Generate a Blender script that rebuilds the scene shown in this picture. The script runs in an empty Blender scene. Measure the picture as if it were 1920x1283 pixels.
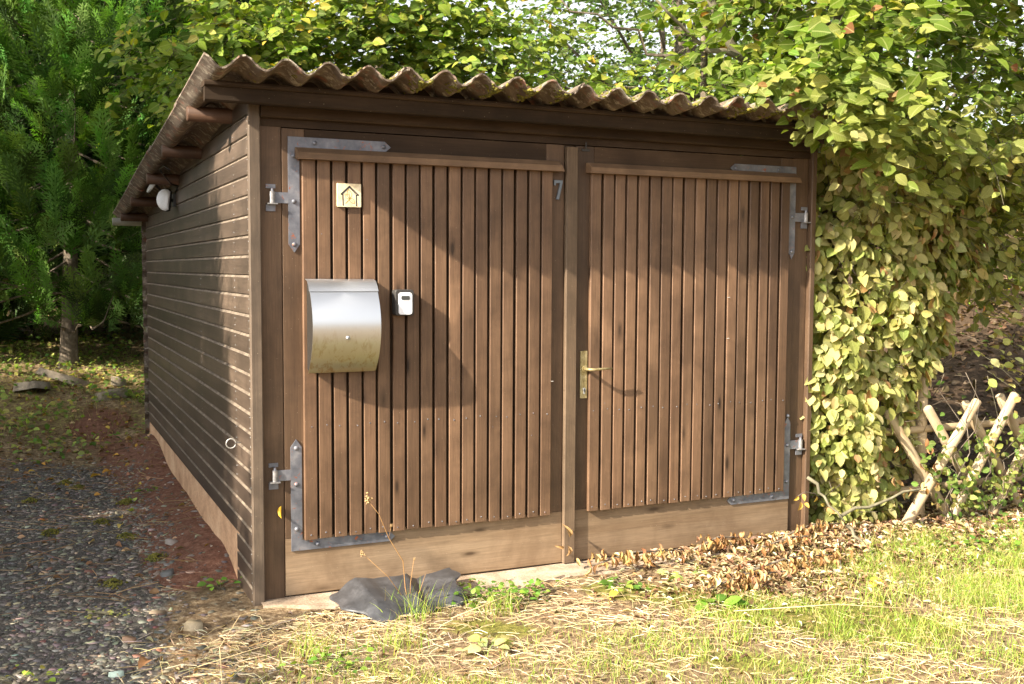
import bpy, math, random
import numpy as np
from mathutils import Vector, Matrix
random.seed(7); rng = np.random.default_rng(11)
sc = bpy.context.scene; COL = sc.collection
R = math.radians

# ------------------------------------------------------------------ camera
cam_d = bpy.data.cameras.new('camera'); cam = bpy.data.objects.new('camera', cam_d); COL.objects.link(cam)
CAM = Vector((-0.89015949, -4.69187825, 1.50220508))
cr = Vector((0.9092855, -0.41614219, 0.00505575)); cu = Vector((0.02366479, 0.06382934, 0.99768021)); cf = Vector((0.41549953, 0.9070565, -0.06788701))
M = Matrix(((cr.x, cu.x, -cf.x, CAM.x), (cr.y, cu.y, -cf.y, CAM.y), (cr.z, cu.z, -cf.z, CAM.z), (0, 0, 0, 1)))
cam.matrix_world = M
cam_d.lens = 37.26; cam_d.sensor_width = 36; cam_d.clip_start = .05; cam_d.clip_end = 600
cam_d.dof.use_dof = True; cam_d.dof.focus_distance = 5.2; cam_d.dof.aperture_fstop = 8
sc.camera = cam
sc.render.resolution_x = 1024; sc.render.resolution_y = 684

# ------------------------------------------------------------------ light
TOSUN = Vector((-3.85, -1.0, 2.52)).normalized()
w = bpy.data.worlds.new('World'); sc.world = w; w.use_nodes = True
nt = w.node_tree; bg = nt.nodes['Background']
sky = nt.nodes.new('ShaderNodeTexSky'); sky.sky_type = 'NISHITA'; sky.sun_disc = False
sky.sun_elevation = math.asin(TOSUN.z); sky.sun_rotation = math.atan2(TOSUN.x, TOSUN.y)
sky.dust_density = 3.0; sky.air_density = 1.0; sky.ozone_density = 1.0
hz = nt.nodes.new('ShaderNodeHueSaturation'); hz.inputs['Saturation'].default_value = .22; hz.inputs['Value'].default_value = 1.0   # thin bright cloud veil
nt.links.new(sky.outputs[0], hz.inputs['Color']); nt.links.new(hz.outputs[0], bg.inputs[0]); bg.inputs[1].default_value = 0.102
sd = bpy.data.lights.new('sun', 'SUN'); sun = bpy.data.objects.new('sun', sd); COL.objects.link(sun)
sd.energy = 4.5; sd.angle = R(.7); sd.color = (1, .89, .73)
sun.rotation_euler = (-TOSUN).to_track_quat('-Z', 'Y').to_euler()
sc.view_settings.view_transform = 'Standard'; sc.view_settings.look = 'None'
sc.view_settings.exposure = 1.9; sc.view_settings.gamma = 1; sc.view_settings.use_curve_mapping = False
sc.cycles.max_bounces = 8; sc.cycles.transparent_max_bounces = 4; sc.cycles.transmission_bounces = 4

# ------------------------------------------------------------------ materials
def newmat(name):
    m = bpy.data.materials.new(name); m.use_nodes = True; t = m.node_tree
    return m, t, t.nodes['Principled BSDF']
def N(t, typ, **kw):
    n = t.nodes.new(typ)
    for k, v in kw.items():
        if k.startswith('i_'): n.inputs[int(k[2:])].default_value = v
        else: setattr(n, k, v)
    return n
def L(t, a, b): t.links.new(a, b)
def ramp(t, fac, stops):
    r = N(t, 'ShaderNodeValToRGB'); e = r.color_ramp.elements
    while len(e) < len(stops): e.new(.5)
    for q, (p, c) in zip(e, stops): q.position = p; q.color = (*c, 1) if len(c) == 3 else c
    L(t, fac, r.inputs[0]); return r
def mixc(t, fac, a, b, mode='MIX'):
    m = N(t, 'ShaderNodeMix', data_type='RGBA', blend_type=mode)
    for s, i in ((fac, 0), (a, 6), (b, 7)):
        if hasattr(s, 'links'): L(t, s, m.inputs[i])
        else: m.inputs[i].default_value = s if i == 0 else ((*s, 1) if len(s) == 3 else s)
    return m.outputs[2]
def objcoord(t, scale, rnd=7.0):
    tc = N(t, 'ShaderNodeTexCoord'); oi = N(t, 'ShaderNodeObjectInfo')
    mul = N(t, 'ShaderNodeMath', operation='MULTIPLY'); L(t, oi.outputs['Random'], mul.inputs[0]); mul.inputs[1].default_value = rnd
    add = N(t, 'ShaderNodeVectorMath', operation='ADD'); L(t, tc.outputs['Object'], add.inputs[0]); L(t, mul.outputs[0], add.inputs[1])
    mp = N(t, 'ShaderNodeMapping'); mp.inputs['Scale'].default_value = scale; L(t, add.outputs[0], mp.inputs[0])
    return mp.outputs[0], oi, add.outputs[0]
def noise(t, vec, scale, detail=4, rough=.55, dist=0):
    n = N(t, 'ShaderNodeTexNoise'); n.inputs['Scale'].default_value = scale; n.inputs['Detail'].default_value = detail
    n.inputs['Roughness'].default_value = rough; n.inputs['Distortion'].default_value = dist
    L(t, vec, n.inputs['Vector']); return n.outputs['Fac']
def bump(t, b, h, dist, strength=1.0):
    n = N(t, 'ShaderNodeBump'); n.inputs['Distance'].default_value = dist; n.inputs['Strength'].default_value = strength
    L(t, h, n.inputs['Height']); L(t, n.outputs[0], b.inputs['Normal'])

def wood(name, dark, mid, light, axis='z', knots=True, rough=.62, speck=.15, bumpd=.0012, var=.35, spec=.3):
    m, t, b = newmat(name)
    s = {'z': (1, 1, .045), 'x': (.045, 1, 1), 'y': (1, .045, 1)}[axis]
    vec, oi, raw = objcoord(t, s)
    big = noise(t, vec, 9, 3, .5, .4)
    grain = noise(t, vec, 120, 5, .7, .2)
    wv = N(t, 'ShaderNodeTexWave'); wv.wave_type = 'BANDS'; wv.bands_direction = 'X' if axis != 'x' else 'Z'
    wv.inputs['Scale'].default_value = 26; wv.inputs['Distortion'].default_value = 9; wv.inputs['Detail'].default_value = 2; wv.inputs['Detail Scale'].default_value = .5
    L(t, vec, wv.inputs['Vector'])
    c1 = ramp(t, big, [(.3, mid), (.52, tuple((a + c) / 2 for a, c in zip(mid, light))), (.72, light)]).outputs[0]
    g2 = ramp(t, grain, [(.35, (.68, .68, .68)), (.6, (1.06, 1.06, 1.06))]).outputs[0]
    c2 = mixc(t, .75, c1, g2, 'MULTIPLY')
    wr = ramp(t, wv.outputs['Fac'], [(.0, (.66, .62, .58)), (.35, (1, 1, 1))]).outputs[0]
    c3 = mixc(t, .13, c2, wr, 'MULTIPLY')
    # weathered blotches
    bl = noise(t, raw, 3.1, 6, .65, .3)
    br = ramp(t, bl, [(.42, (0, 0, 0)), (.62, (1, 1, 1))]).outputs[0]
    c4 = mixc(t, br, c3, mixc(t, .55, c3, (*dark, 1)))
    if knots:
        ks = {'z': (9, 9, 2.6), 'x': (2.6, 9, 9), 'y': (9, 2.6, 9)}[axis]
        mp = N(t, 'ShaderNodeMapping'); mp.inputs['Scale'].default_value = ks; L(t, raw, mp.inputs[0])
        vo = N(t, 'ShaderNodeTexVoronoi'); vo.inputs['Scale'].default_value = 1.0; L(t, mp.outputs[0], vo.inputs['Vector'])
        kr = ramp(t, vo.outputs['Distance'], [(.06, (1, 1, 1)), (.10, (.5, .5, .5)), (.17, (.12, .12, .12)), (.28, (0, 0, 0))]).outputs[0]
        c4 = mixc(t, kr, c4, tuple(x * .6 for x in dark))
    # pale specks / scratches
    sp = N(t, 'ShaderNodeTexVoronoi'); sp.inputs['Scale'].default_value = 38; L(t, raw, sp.inputs['Vector'])
    sr = ramp(t, sp.outputs['Distance'], [(.035, (speck * 2,) * 3), (.075, (0, 0, 0))]).outputs[0]
    c4 = mixc(t, sr, c4, (.5, .42, .3))
    # per board tone
    mr = N(t, 'ShaderNodeMapRange'); mr.inputs[3].default_value = 1 - var; mr.inputs[4].default_value = 1 + var * .55; L(t, oi.outputs['Random'], mr.inputs[0])
    hv = N(t, 'ShaderNodeHueSaturation'); L(t, mr.outputs[0], hv.inputs['Value']); L(t, c4, hv.inputs['Color'])
    L(t, hv.outputs[0], b.inputs['Base Color'])
    b.inputs['Roughness'].default_value = rough; b.inputs['Specular IOR Level'].default_value = spec
    bump(t, b, grain, bumpd, .4)
    return m
def mottled(name, cols, scale=8, rough=.8, bd=.002, fine=60, metal=0.0, pos=(.3, .5, .7)):
    m, t, b = newmat(name); vec, oi, raw = objcoord(t, (1, 1, 1))
    a = noise(t, vec, scale, 7, .65, .3); c = ramp(t, a, list(zip(pos, cols))).outputs[0]
    f = noise(t, vec, fine, 4, .6)
    c = mixc(t, .6, c, ramp(t, f, [(.3, (.6, .6, .6)), (.7, (1.2, 1.2, 1.2))]).outputs[0], 'MULTIPLY')
    L(t, c, b.inputs['Base Color']); b.inputs['Roughness'].default_value = rough; b.inputs['Metallic'].default_value = metal
    bump(t, b, f, bd, .7); return m
def plain(name, col, rough=.5, metal=0.0, spec=.5):
    m, t, b = newmat(name); vec, oi, raw = objcoord(t, (1, 1, 1)); f = noise(t, vec, 45, 4)
    c = mixc(t, .35, (*col, 1), ramp(t, f, [(.3, (.7, .7, .7)), (.7, (1.1, 1.1, 1.1))]).outputs[0], 'MULTIPLY')
    L(t, c, b.inputs['Base Color']); b.inputs['Roughness'].default_value = rough; b.inputs['Metallic'].default_value = metal
    b.inputs['Specular IOR Level'].default_value = spec; return m
def leafmat(name, trans=.35, rough=.55, gain=1.0, spec=.25, vein=False):
    m, t, b = newmat(name)
    at = N(t, 'ShaderNodeAttribute', attribute_name='tint')
    tc = N(t, 'ShaderNodeTexCoord'); f = noise(t, tc.outputs['Object'], 90, 3, .6)
    c = mixc(t, .45, at.outputs['Color'], ramp(t, f, [(.35, (.7, .68, .6)), (.65, (1.12, 1.1, 1.1))]).outputs[0], 'MULTIPLY')
    if vein:
        lc = N(t, 'ShaderNodeAttribute', attribute_name='lc'); sx = N(t, 'ShaderNodeSeparateXYZ'); L(t, lc.outputs['Vector'], sx.inputs[0])
        ab = N(t, 'ShaderNodeMath', operation='ABSOLUTE'); L(t, sx.outputs[0], ab.inputs[0])
        ma = N(t, 'ShaderNodeMath', operation='MULTIPLY_ADD'); L(t, ab.outputs[0], ma.inputs[0]); ma.inputs[1].default_value = -.75; L(t, sx.outputs[1], ma.inputs[2])
        mu = N(t, 'ShaderNodeMath', operation='MULTIPLY'); L(t, ma.outputs[0], mu.inputs[0]); mu.inputs[1].default_value = 62
        sn = N(t, 'ShaderNodeMath', operation='SINE'); L(t, mu.outputs[0], sn.inputs[0])
        vr = ramp(t, sn.outputs[0], [(.0, (.82, .83, .8)), (.8, (1.0, 1.0, 1.0)), (1.0, (1.1, 1.08, 1.04))]).outputs[0]
        c = mixc(t, .8, c, vr, 'MULTIPLY')
        mr_ = ramp(t, ab.outputs[0], [(.012, (1, 1, 1)), (.035, (0, 0, 0))]).outputs[0]
        c = mixc(t, mr_, c, mixc(t, .3, c, (.42, .42, .18, 1)))
        bn = noise(t, tc.outputs['Object'], 33, 5, .75); bl = ramp(t, bn, [(.66, (0, 0, 0)), (.72, (.85, .85, .85))]).outputs[0]
        c = mixc(t, bl, c, (.2, .1, .035, 1))
    L(t, c, b.inputs['Base Color']); b.inputs['Roughness'].default_value = rough; b.inputs['Specular IOR Level'].default_value = spec
    tr = N(t, 'ShaderNodeBsdfTranslucent')
    tcol = mixc(t, 1.0, c, (1.5 * gain, 1.65 * gain, .55 * gain, 1), 'MULTIPLY')
    L(t, tcol, tr.inputs['Color'])
    mx = N(t, 'ShaderNodeMixShader'); mx.inputs[0].default_value = trans
    L(t, b.outputs[0], mx.inputs[1]); L(t, tr.outputs[0], mx.inputs[2]); L(t, mx.outputs[0], t.nodes['Material Output'].inputs[0])
    return m

M_door = wood('stained_board', (.056, .032, .019), (.142, .08, .046), (.232, .138, .08), 'z', True, .5, var=.34)
M_trimz = wood('stained_trim_upright', (.042, .025, .015), (.08, .047, .027), (.135, .082, .047), 'z', False, .55)
M_trimx = wood('stained_trim_level', (.026, .016, .010), (.05, .031, .019), (.085, .053, .032), 'x', False, .65, spec=.15)
M_rail = wood('weathered_rail', (.15, .092, .05), (.25, .165, .095), (.4, .285, .18), 'x', True, .75, .3)
M_fascia = wood('old_fascia_board', (.018, .013, .009), (.032, .022, .015), (.07, .046, .029), 'x', False, .8, .3, spec=.1)
M_drip = wood('drip_strip', (.06, .036, .02), (.14, .083, .046), (.22, .135, .078), 'x', False, .6)
M_cover = wood('worn_cover_strip', (.06, .04, .025), (.125, .08, .048), (.24, .17, .11), 'z', False, .6)
M_side = wood('grey_side_board', (.028, .02, .015), (.056, .039, .029), (.13, .093, .068), 'y', False, .45, .25, var=.2)
M_post = wood('grey_corner_post', (.045, .034, .025), (.085, .062, .043), (.15, .11, .078), 'z', False, .6, .3)
M_log = wood('purlin_log', (.035, .02, .013), (.075, .038, .022), (.14, .075, .045), 'x', False, .6)
M_pole = wood('fence_pole', (.22, .14, .07), (.4, .29, .17), (.56, .45, .3), 'z', True, .75, .2, var=.15)
M_bark = mottled('bark', [(.05, .04, .028), (.13, .1, .07), (.24, .2, .15)], 14, .9, .01, 50)
M_barkg = mottled('smooth_bark', [(.07, .06, .035), (.13, .115, .07), (.2, .18, .12)], 9, .85, .004, 40)
M_conc = mottled('base_concrete', [(.32, .17, .09), (.5, .3, .17), (.6, .4, .25)], 5, .9, .004, 70)
M_apron = mottled('apron_concrete', [(.2, .14, .09), (.36, .27, .19), (.5, .4, .3)], 7, .9, .005, 90)
M_iron = None
def ironmat():
    m, t, b = newmat('forged_iron'); vec, oi, raw = objcoord(t, (1, 1, 1))
    a = noise(t, vec, 16, 6, .6); c = ramp(t, a, [(.3, (.09, .095, .115)), (.55, (.17, .175, .2)), (.72, (.26, .255, .27))]).outputs[0]
    r1 = noise(t, vec, 34, 5, .7, .6); rr = ramp(t, r1, [(.6, (0, 0, 0)), (.68, (1, 1, 1))]).outputs[0]
    c = mixc(t, rr, c, (.33, .1, .045)); L(t, c, b.inputs['Base Color'])
    b.inputs['Roughness'].default_value = .48; b.inputs['Metallic'].default_value = .35; bump(t, b, a, .001, .6); return m
M_iron = ironmat()
def corrmat():
    m, t, b = newmat('mossy_fibre_cement'); tc = N(t, 'ShaderNodeTexCoord'); v = tc.outputs['Object']; g = N(t, 'ShaderNodeNewGeometry')
    a = noise(t, v, 7, 8, .7, .5); c = ramp(t, a, [(.3, (.06, .043, .03)), (.5, (.13, .097, .07)), (.68, (.25, .2, .15))]).outputs[0]
    l = noise(t, v, 22, 6, .7, .4); lr = ramp(t, l, [(.53, (0, 0, 0)), (.61, (.9, .9, .9))]).outputs[0]
    c = mixc(t, lr, c, (.36, .32, .25))
    r1 = noise(t, v, 14, 5, .7); rr = ramp(t, r1, [(.56, (0, 0, 0)), (.66, (.7, .7, .7))]).outputs[0]
    c = mixc(t, rr, c, (.27, .1, .06))
    ms = noise(t, v, 12, 5, .65)
    sx = N(t, 'ShaderNodeSeparateXYZ'); L(t, g.outputs['True Normal'], sx.inputs[0])
    up = N(t, 'ShaderNodeMath', operation='GREATER_THAN'); L(t, sx.outputs[2], up.inputs[0]); up.inputs[1].default_value = .3
    mm = ramp(t, ms, [(.53, (0, 0, 0)), (.62, (1, 1, 1))]).outputs[0]
    mu = N(t, 'ShaderNodeMath', operation='MULTIPLY'); L(t, mm, mu.inputs[0]); L(t, up.outputs[0], mu.inputs[1])
    c = mixc(t, mu.outputs[0], c, (.1, .1, .025)); L(t, c, b.inputs['Base Color']); b.inputs['Roughness'].default_value = .9
    f = noise(t, v, 70, 5, .7); bump(t, b, f, .005, .9); return m
M_corr = corrmat()
M_moss = mottled('moss', [(.06, .065, .008), (.15, .14, .018), (.26, .22, .03)], 30, .95, .01, 120)
def steelmat():
    m, t, b = newmat('brushed_steel'); tc = N(t, 'ShaderNodeTexCoord'); v = tc.outputs['Object']
    mp = N(t, 'ShaderNodeMapping'); mp.inputs['Scale'].default_value = (260, 260, 5); L(t, v, mp.inputs[0])
    st = noise(t, mp.outputs[0], 1, 3)
    mp2 = N(t, 'ShaderNodeMapping'); mp2.inputs['Scale'].default_value = (25, 25, 9); L(t, v, mp2.inputs[0])
    dr = noise(t, mp2.outputs[0], 1.4, 6, .75, .4); drr = ramp(t, dr, [(.5, (0, 0, 0)), (.6, (.75, .75, .75))]).outputs[0]
    sx = N(t, 'ShaderNodeSeparateXYZ'); L(t, v, sx.inputs[0])
    low = N(t, 'ShaderNodeMapRange'); low.inputs[1].default_value = .02; low.inputs[2].default_value = -.2; L(t, sx.outputs[2], low.inputs[0])
    base = mixc(t, low.outputs[0], (.60, .615, .64), (.40, .375, .23))
    ml = N(t, 'ShaderNodeMath', operation='MULTIPLY'); L(t, drr, ml.inputs[0]); L(t, low.outputs[0], ml.inputs[1])
    c = mixc(t, ml.outputs[0], base, (.3, .2, .07)); L(t, c, b.inputs['Base Color'])
    b.inputs['Metallic'].default_value = .88; rr = N(t, 'ShaderNodeMapRange'); rr.inputs[3].default_value = .27; rr.inputs[4].default_value = .42; L(t, st, rr.inputs[0]); L(t, rr.outputs[0], b.inputs['Roughness'])
    b.inputs['Anisotropic'].default_value = .5
    bump(t, b, st, .0003, .25); return m
M_steel = steelmat()
M_white = plain('white_plastic', (.8, .82, .86), .35)
M_black = plain('black_plastic', (.02, .02, .022), .45)
M_greyp = plain('grey_plastic', (.045, .042, .04), .55, 0, .3)
M_window = plain('dark_glass', (.05, .055, .055), .15)
M_ironk = mottled('worn_iron', [(.16, .155, .16), (.3, .29, .29), (.42, .4, .39)], 40, .5, .001, 90, .5)
M_brass = mottled('aged_brass', [(.22, .17, .07), (.38, .31, .15), (.5, .43, .26)], 40, .5, .0006, 120, .6)
M_alu = plain('dull_aluminium', (.5, .52, .54), .4, .7)
M_tile = mottled('birch_ply', [(.62, .5, .3), (.74, .62, .41), (.8, .7, .5)], 22, .6, .0002, 60)
M_gold = plain('gold_print', (.42, .29, .05), .4)
M_rubber = mottled('grey_rubber', [(.028, .029, .032), (.05, .051, .056), (.085, .085, .092)], 9, .4, .0001, 60)
M_zinc = plain('pale_gutter', (.5, .49, .46), .4, .3)
M_rock = mottled('slate_rock', [(.14, .11, .08), (.26, .21, .15), (.38, .32, .24)], 9, .85, .006, 50)
M_leafH = leafmat('hornbeam_leaf', .36, .6, spec=.16, vein=True)
M_leafC = leafmat('conifer_foliage', .22, .6, .8, .2)
M_leafB = leafmat('far_foliage', .35, .55)
M_dry = leafmat('dry_leaf', .2, .6, .8)
M_grass = leafmat('grass_blade', .35, .55, 1.0)
def stonemat():
    m, t, b = newmat('slate_chip'); at = N(t, 'ShaderNodeAttribute', attribute_name='tint'); tc = N(t, 'ShaderNodeTexCoord')
    f = noise(t, tc.outputs['Object'], 120, 4); c = mixc(t, .5, at.outputs['Color'], ramp(t, f, [(.3, (.7,) * 3), (.7, (1.2,) * 3)]).outputs[0], 'MULTIPLY')
    L(t, c, b.inputs['Base Color']); b.inputs['Roughness'].default_value = .6; return m
M_stone = stonemat()
def groundmat():
    m, t, b = newmat('ground_soil'); at = N(t, 'ShaderNodeAttribute', attribute_name='soil'); sp = N(t, 'ShaderNodeSeparateColor'); L(t, at.outputs['Color'], sp.inputs[0])
    tc = N(t, 'ShaderNodeTexCoord'); v = tc.outputs['Object']
    n1 = noise(t, v, 3, 8, .65, .3); n2 = noise(t, v, 28, 7, .7, .3); n3 = noise(t, v, 120, 5, .7)
    straw = ramp(t, n2, [(.34, (.08, .05, .028)), (.5, (.22, .15, .085)), (.66, (.45, .35, .22))]).outputs[0]
    grav = ramp(t, n2, [(.3, (.05, .045, .04)), (.5, (.1, .09, .08)), (.7, (.18, .16, .135))]).outputs[0]
    red = ramp(t, n2, [(.3, (.1, .045, .028)), (.5, (.185, .088, .058)), (.7, (.29, .16, .11))]).outputs[0]
    moss = ramp(t, n2, [(.34, (.06, .06, .015)), (.5, (.17, .16, .035)), (.68, (.32, .28, .08))]).outputs[0]
    litter = ramp(t, n2, [(.3, (.035, .024, .015)), (.5, (.085, .055, .034)), (.7, (.16, .11, .07))]).outputs[0]
    def soft(ch):
        a = N(t, 'ShaderNodeMath', operation='ADD'); L(t, ch, a.inputs[0]); s = N(t, 'ShaderNodeMath', operation='MULTIPLY_ADD'); L(t, n2, s.inputs[0]); s.inputs[1].default_value = 1.1; s.inputs[2].default_value = -.55
        L(t, s.outputs[0], a.inputs[1]); r = N(t, 'ShaderNodeMapRange'); r.inputs[1].default_value = .38; r.inputs[2].default_value = .62; L(t, a.outputs[0], r.inputs[0]); return r.outputs[0]
    c = mixc(t, soft(sp.outputs[2]), straw, moss); c = mixc(t, soft(sp.outputs[0]), c, grav); c = mixc(t, soft(sp.outputs[1]), c, red)
    al = N(t, 'ShaderNodeAttribute', attribute_name='litter'); c = mixc(t, al.outputs['Fac'], c, litter)
    c = mixc(t, .6, c, ramp(t, n3, [(.3, (.55,) * 3), (.7, (1.25,) * 3)]).outputs[0], 'MULTIPLY')
    L(t, c, b.inputs['Base Color']); b.inputs['Roughness'].default_value = .95; b.inputs['Specular IOR Level'].default_value = .15
    hs = N(t, 'ShaderNodeMath', operation='ADD'); L(t, n2, hs.inputs[0]); L(t, n3, hs.inputs[1]); bump(t, b, hs.outputs[0], .012, .9); return m
M_ground = groundmat()

# ------------------------------------------------------------------ helpers
def tag(o, label=None, cat=None, group=None, kind=None):
    if label: o['label'] = label
    if cat: o['category'] = cat
    if group: o['group'] = group
    if kind: o['kind'] = kind
    return o
def thing(name, label, cat, loc=(0, 0, 0), rz=0, group=None):
    o = bpy.data.objects.new(name, None); COL.objects.link(o); o.location = loc; o.rotation_euler = (0, 0, rz)
    o.empty_display_size = .1; return tag(o, label, cat, group)
def link(name, me, parent=None, loc=(0, 0, 0), rot=(0, 0, 0), scale=(1, 1, 1)):
    o = bpy.data.objects.new(name, me); COL.objects.link(o); o.parent = parent; o.location = loc; o.rotation_euler = rot; o.scale = scale; return o
class MB:
    def __init__(s): s.v = []; s.f = []
    def add(s, vs, fs):
        k = len(s.v); s.v += [tuple(q) for q in vs]; s.f += [tuple(i + k for i in f) for f in fs]; return s
    def box(s, x0, x1, y0, y1, z0, z1):
        return s.add([(x0, y0, z0), (x1, y0, z0), (x1, y1, z0), (x0, y1, z0), (x0, y0, z1), (x1, y0, z1), (x1, y1, z1), (x0, y1, z1)],
                     [(0, 3, 2, 1), (4, 5, 6, 7), (0, 1, 5, 4), (1, 2, 6, 5), (2, 3, 7, 6), (3, 0, 4, 7)])
    def prism(s, poly, a, b, axis='z', a2=None):
        """poly is counterclockwise in the plane across axis; a,b extents (lists allow slanted ends)"""
        n = len(poly); A = a if hasattr(a, '__len__') else [a] * n; B = b if hasattr(b, '__len__') else [b] * n
        def P(p, q): return {'z': (p[0], p[1], q), 'x': (q, p[0], p[1]), 'y': (p[0], q, p[1])}[axis]
        vs = [P(p, q) for p, q in zip(poly, A)] + [P(p, q) for p, q in zip(poly, B)]
        fs = [tuple(range(n))[::-1], tuple(range(n, 2 * n))] + [(i, (i + 1) % n, n + (i + 1) % n, n + i) for i in range(n)]
        if axis == 'y': fs = [f[::-1] for f in fs]
        return s.add(vs, fs)
    def tube(s, pts, rads, n=8, caps=True):
        pts = [Vector(p) for p in pts]; k = len(pts); vs = []; up = Vector((.13, .21, .97))
        for i, p in enumerate(pts):
            d = (pts[min(i + 1, k - 1)] - pts[max(i - 1, 0)]).normalized(); a = d.cross(up)
            if a.length < .1: a = d.cross(Vector((1, 0, 0)))
            a.normalize(); b2 = d.cross(a); r = rads[i] if hasattr(rads, '__len__') else rads
            for j in range(n):
                q = 2 * math.pi * j / n; vs.append(p + (a * math.cos(q) + b2 * math.sin(q)) * r)
        fs = [(i * n + j, i * n + (j + 1) % n, (i + 1) * n + (j + 1) % n, (i + 1) * n + j) for i in range(k - 1) for j in range(n)]
        if caps: fs += [tuple(range(n))[::-1], tuple((k - 1) * n + j for j in range(n))]
        return s.add(vs, fs)
    def dome(s, c, r, h, axis='y-', n=10, rings=3):
        vs = []; 
        for i in range(rings + 1):
            a = (math.pi / 2) * i / rings; rr = r * math.cos(a); hh = h * math.sin(a)
            for j in range(n):
                q = 2 * math.pi * j / n
                vs.append((c[0] + rr * math.cos(q), c[1] - hh, c[2] + rr * math.sin(q)) if axis == 'y-' else (c[0] - hh, c[1] + rr * math.cos(q), c[2] + rr * math.sin(q)))
        fs = [(i * n + j, i * n + (j + 1) % n, (i + 1) * n + (j + 1) % n, (i + 1) * n + j) for i in range(rings) for j in range(n)]
        return s.add(vs, fs)
    def mesh(s, name, mat, smooth=False):
        me = bpy.data.meshes.new(name); me.from_pydata(s.v, [], s.f); me.materials.append(mat)
        if smooth: me.polygons.foreach_set('use_smooth', [True] * len(me.polygons))
        me.update(); return me
    def build(s, name, mat, parent=None, loc=(0, 0, 0), smooth=False, rot=(0, 0, 0)):
        return link(name, s.mesh(name, mat, smooth), parent, loc, rot)
def ccw_box(w, d, c):   # chamfered rectangle, x 0..w, y 0..d (front = y 0)
    return [(c, 0), (w - c, 0), (w, c), (w, d), (0, d), (0, c)]
def npmesh(name, V, F, mat, tint=None, smooth=False, lc=None):
    """V (n,3), F (m,k) constant k"""
    me = bpy.data.meshes.new(name); V = np.asarray(V, np.float32); F = np.asarray(F, np.int32); m, k = F.shape
    me.vertices.add(len(V)); me.vertices.foreach_set('co', V.ravel())
    me.loops.add(m * k); me.loops.foreach_set('vertex_index', F.ravel())
    me.polygons.add(m); me.polygons.foreach_set('loop_start', np.arange(0, m * k, k, dtype=np.int32)); me.polygons.foreach_set('loop_total', np.full(m, k, np.int32))
    if smooth: me.polygons.foreach_set('use_smooth', np.ones(m, bool))
    me.update(calc_edges=True)
    if tint is not None:
        a = me.color_attributes.new('tint', 'FLOAT_COLOR', 'POINT'); c = np.ones((len(V), 4), np.float32); c[:, :3] = tint; a.data.foreach_set('color', c.ravel())
    if lc is not None: b_ = me.attributes.new('lc', 'FLOAT_VECTOR', 'POINT'); b_.data.foreach_set('vector', np.asarray(lc, np.float32).ravel())
    me.materials.append(mat); return me
def nrm(a): return a / np.maximum(np.linalg.norm(a, axis=-1, keepdims=True), 1e-9)
# leaf template (side, along, up) : two halves folded along the midrib
def leaf_template(w=.62, fold=.16, curl=.12):
    h = w / 2
    v = [(0, 0, 0), (-h * .8, .22, fold * .5), (-h, .5, fold * .6), (-h * .62, .8, fold * .35 - curl * .4), (0, 1, -curl), (h * .62, .8, fold * .35 - curl * .4), (h, .5, fold * .6), (h * .8, .22, fold * .5), (0, .35, 0), (0, .7, -curl * .35)]
    f = [(0, 8, 1, 1), (1, 8, 2, 2), (8, 9, 3, 2), (9, 4, 3, 3), (0, 7, 8, 8), (7, 6, 8, 8), (8, 6, 5, 9), (9, 5, 4, 4)]
    tri = []
    for q in f:
        q = list(dict.fromkeys(q)); tri.append(tuple(q[:3]))
        if len(q) == 4: tri.append((q[0], q[2], q[3]))
    return np.array(v, float), np.array(tri)
LFAR = (np.array([(0, 0, 0), (-.33, .5, .1), (0, 1, -.12), (.33, .5, .1), (0, .5, 0)], float), np.array([(0, 4, 1), (1, 4, 2), (0, 3, 4), (3, 2, 4)]))
LT = [leaf_template(.70, .16, .12), leaf_template(.74, .08, .25), leaf_template(.62, .26, .3)]
def leaves(name, P, D, Nn, S, T, mat, tmpl=None, as_arrays=False):
    """P pos, D direction, Nn normal, S size, T tint"""
    P, D, Nn = map(np.asarray, (P, D, Nn)); D = nrm(D); X = nrm(np.cross(D, Nn)); Z = np.cross(X, D)
    tv, tf = tmpl if tmpl else LT[0]; S = np.broadcast_to(S, (len(P),))
    V = P[:, None, :] + S[:, None, None] * (tv[None, :, 0, None] * X[:, None] + tv[None, :, 1, None] * D[:, None] + tv[None, :, 2, None] * Z[:, None])
    F = (np.arange(len(P)) * len(tv))[:, None, None] + tf[None]
    TT = np.repeat(T, len(tv), axis=0)
    V = V.reshape(-1, 3); F = F.reshape(-1, 3)
    if as_arrays: return V, F, TT
    return npmesh(name, V, F, mat, TT, lc=np.tile(tv, (len(P), 1)) if mat is M_leafH else None)
def pick(palette, n, jit=.18, r=rng):
    pal = np.array([p[:3] for p in palette]); wts = np.array([p[3] for p in palette], float); wts /= wts.sum()
    c = pal[r.choice(len(pal), n, p=wts)]; return np.clip(c * (1 + r.normal(0, jit, (n, 1))) * (1 + r.normal(0, jit * .35, (n, 3))), .003, .9)
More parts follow.
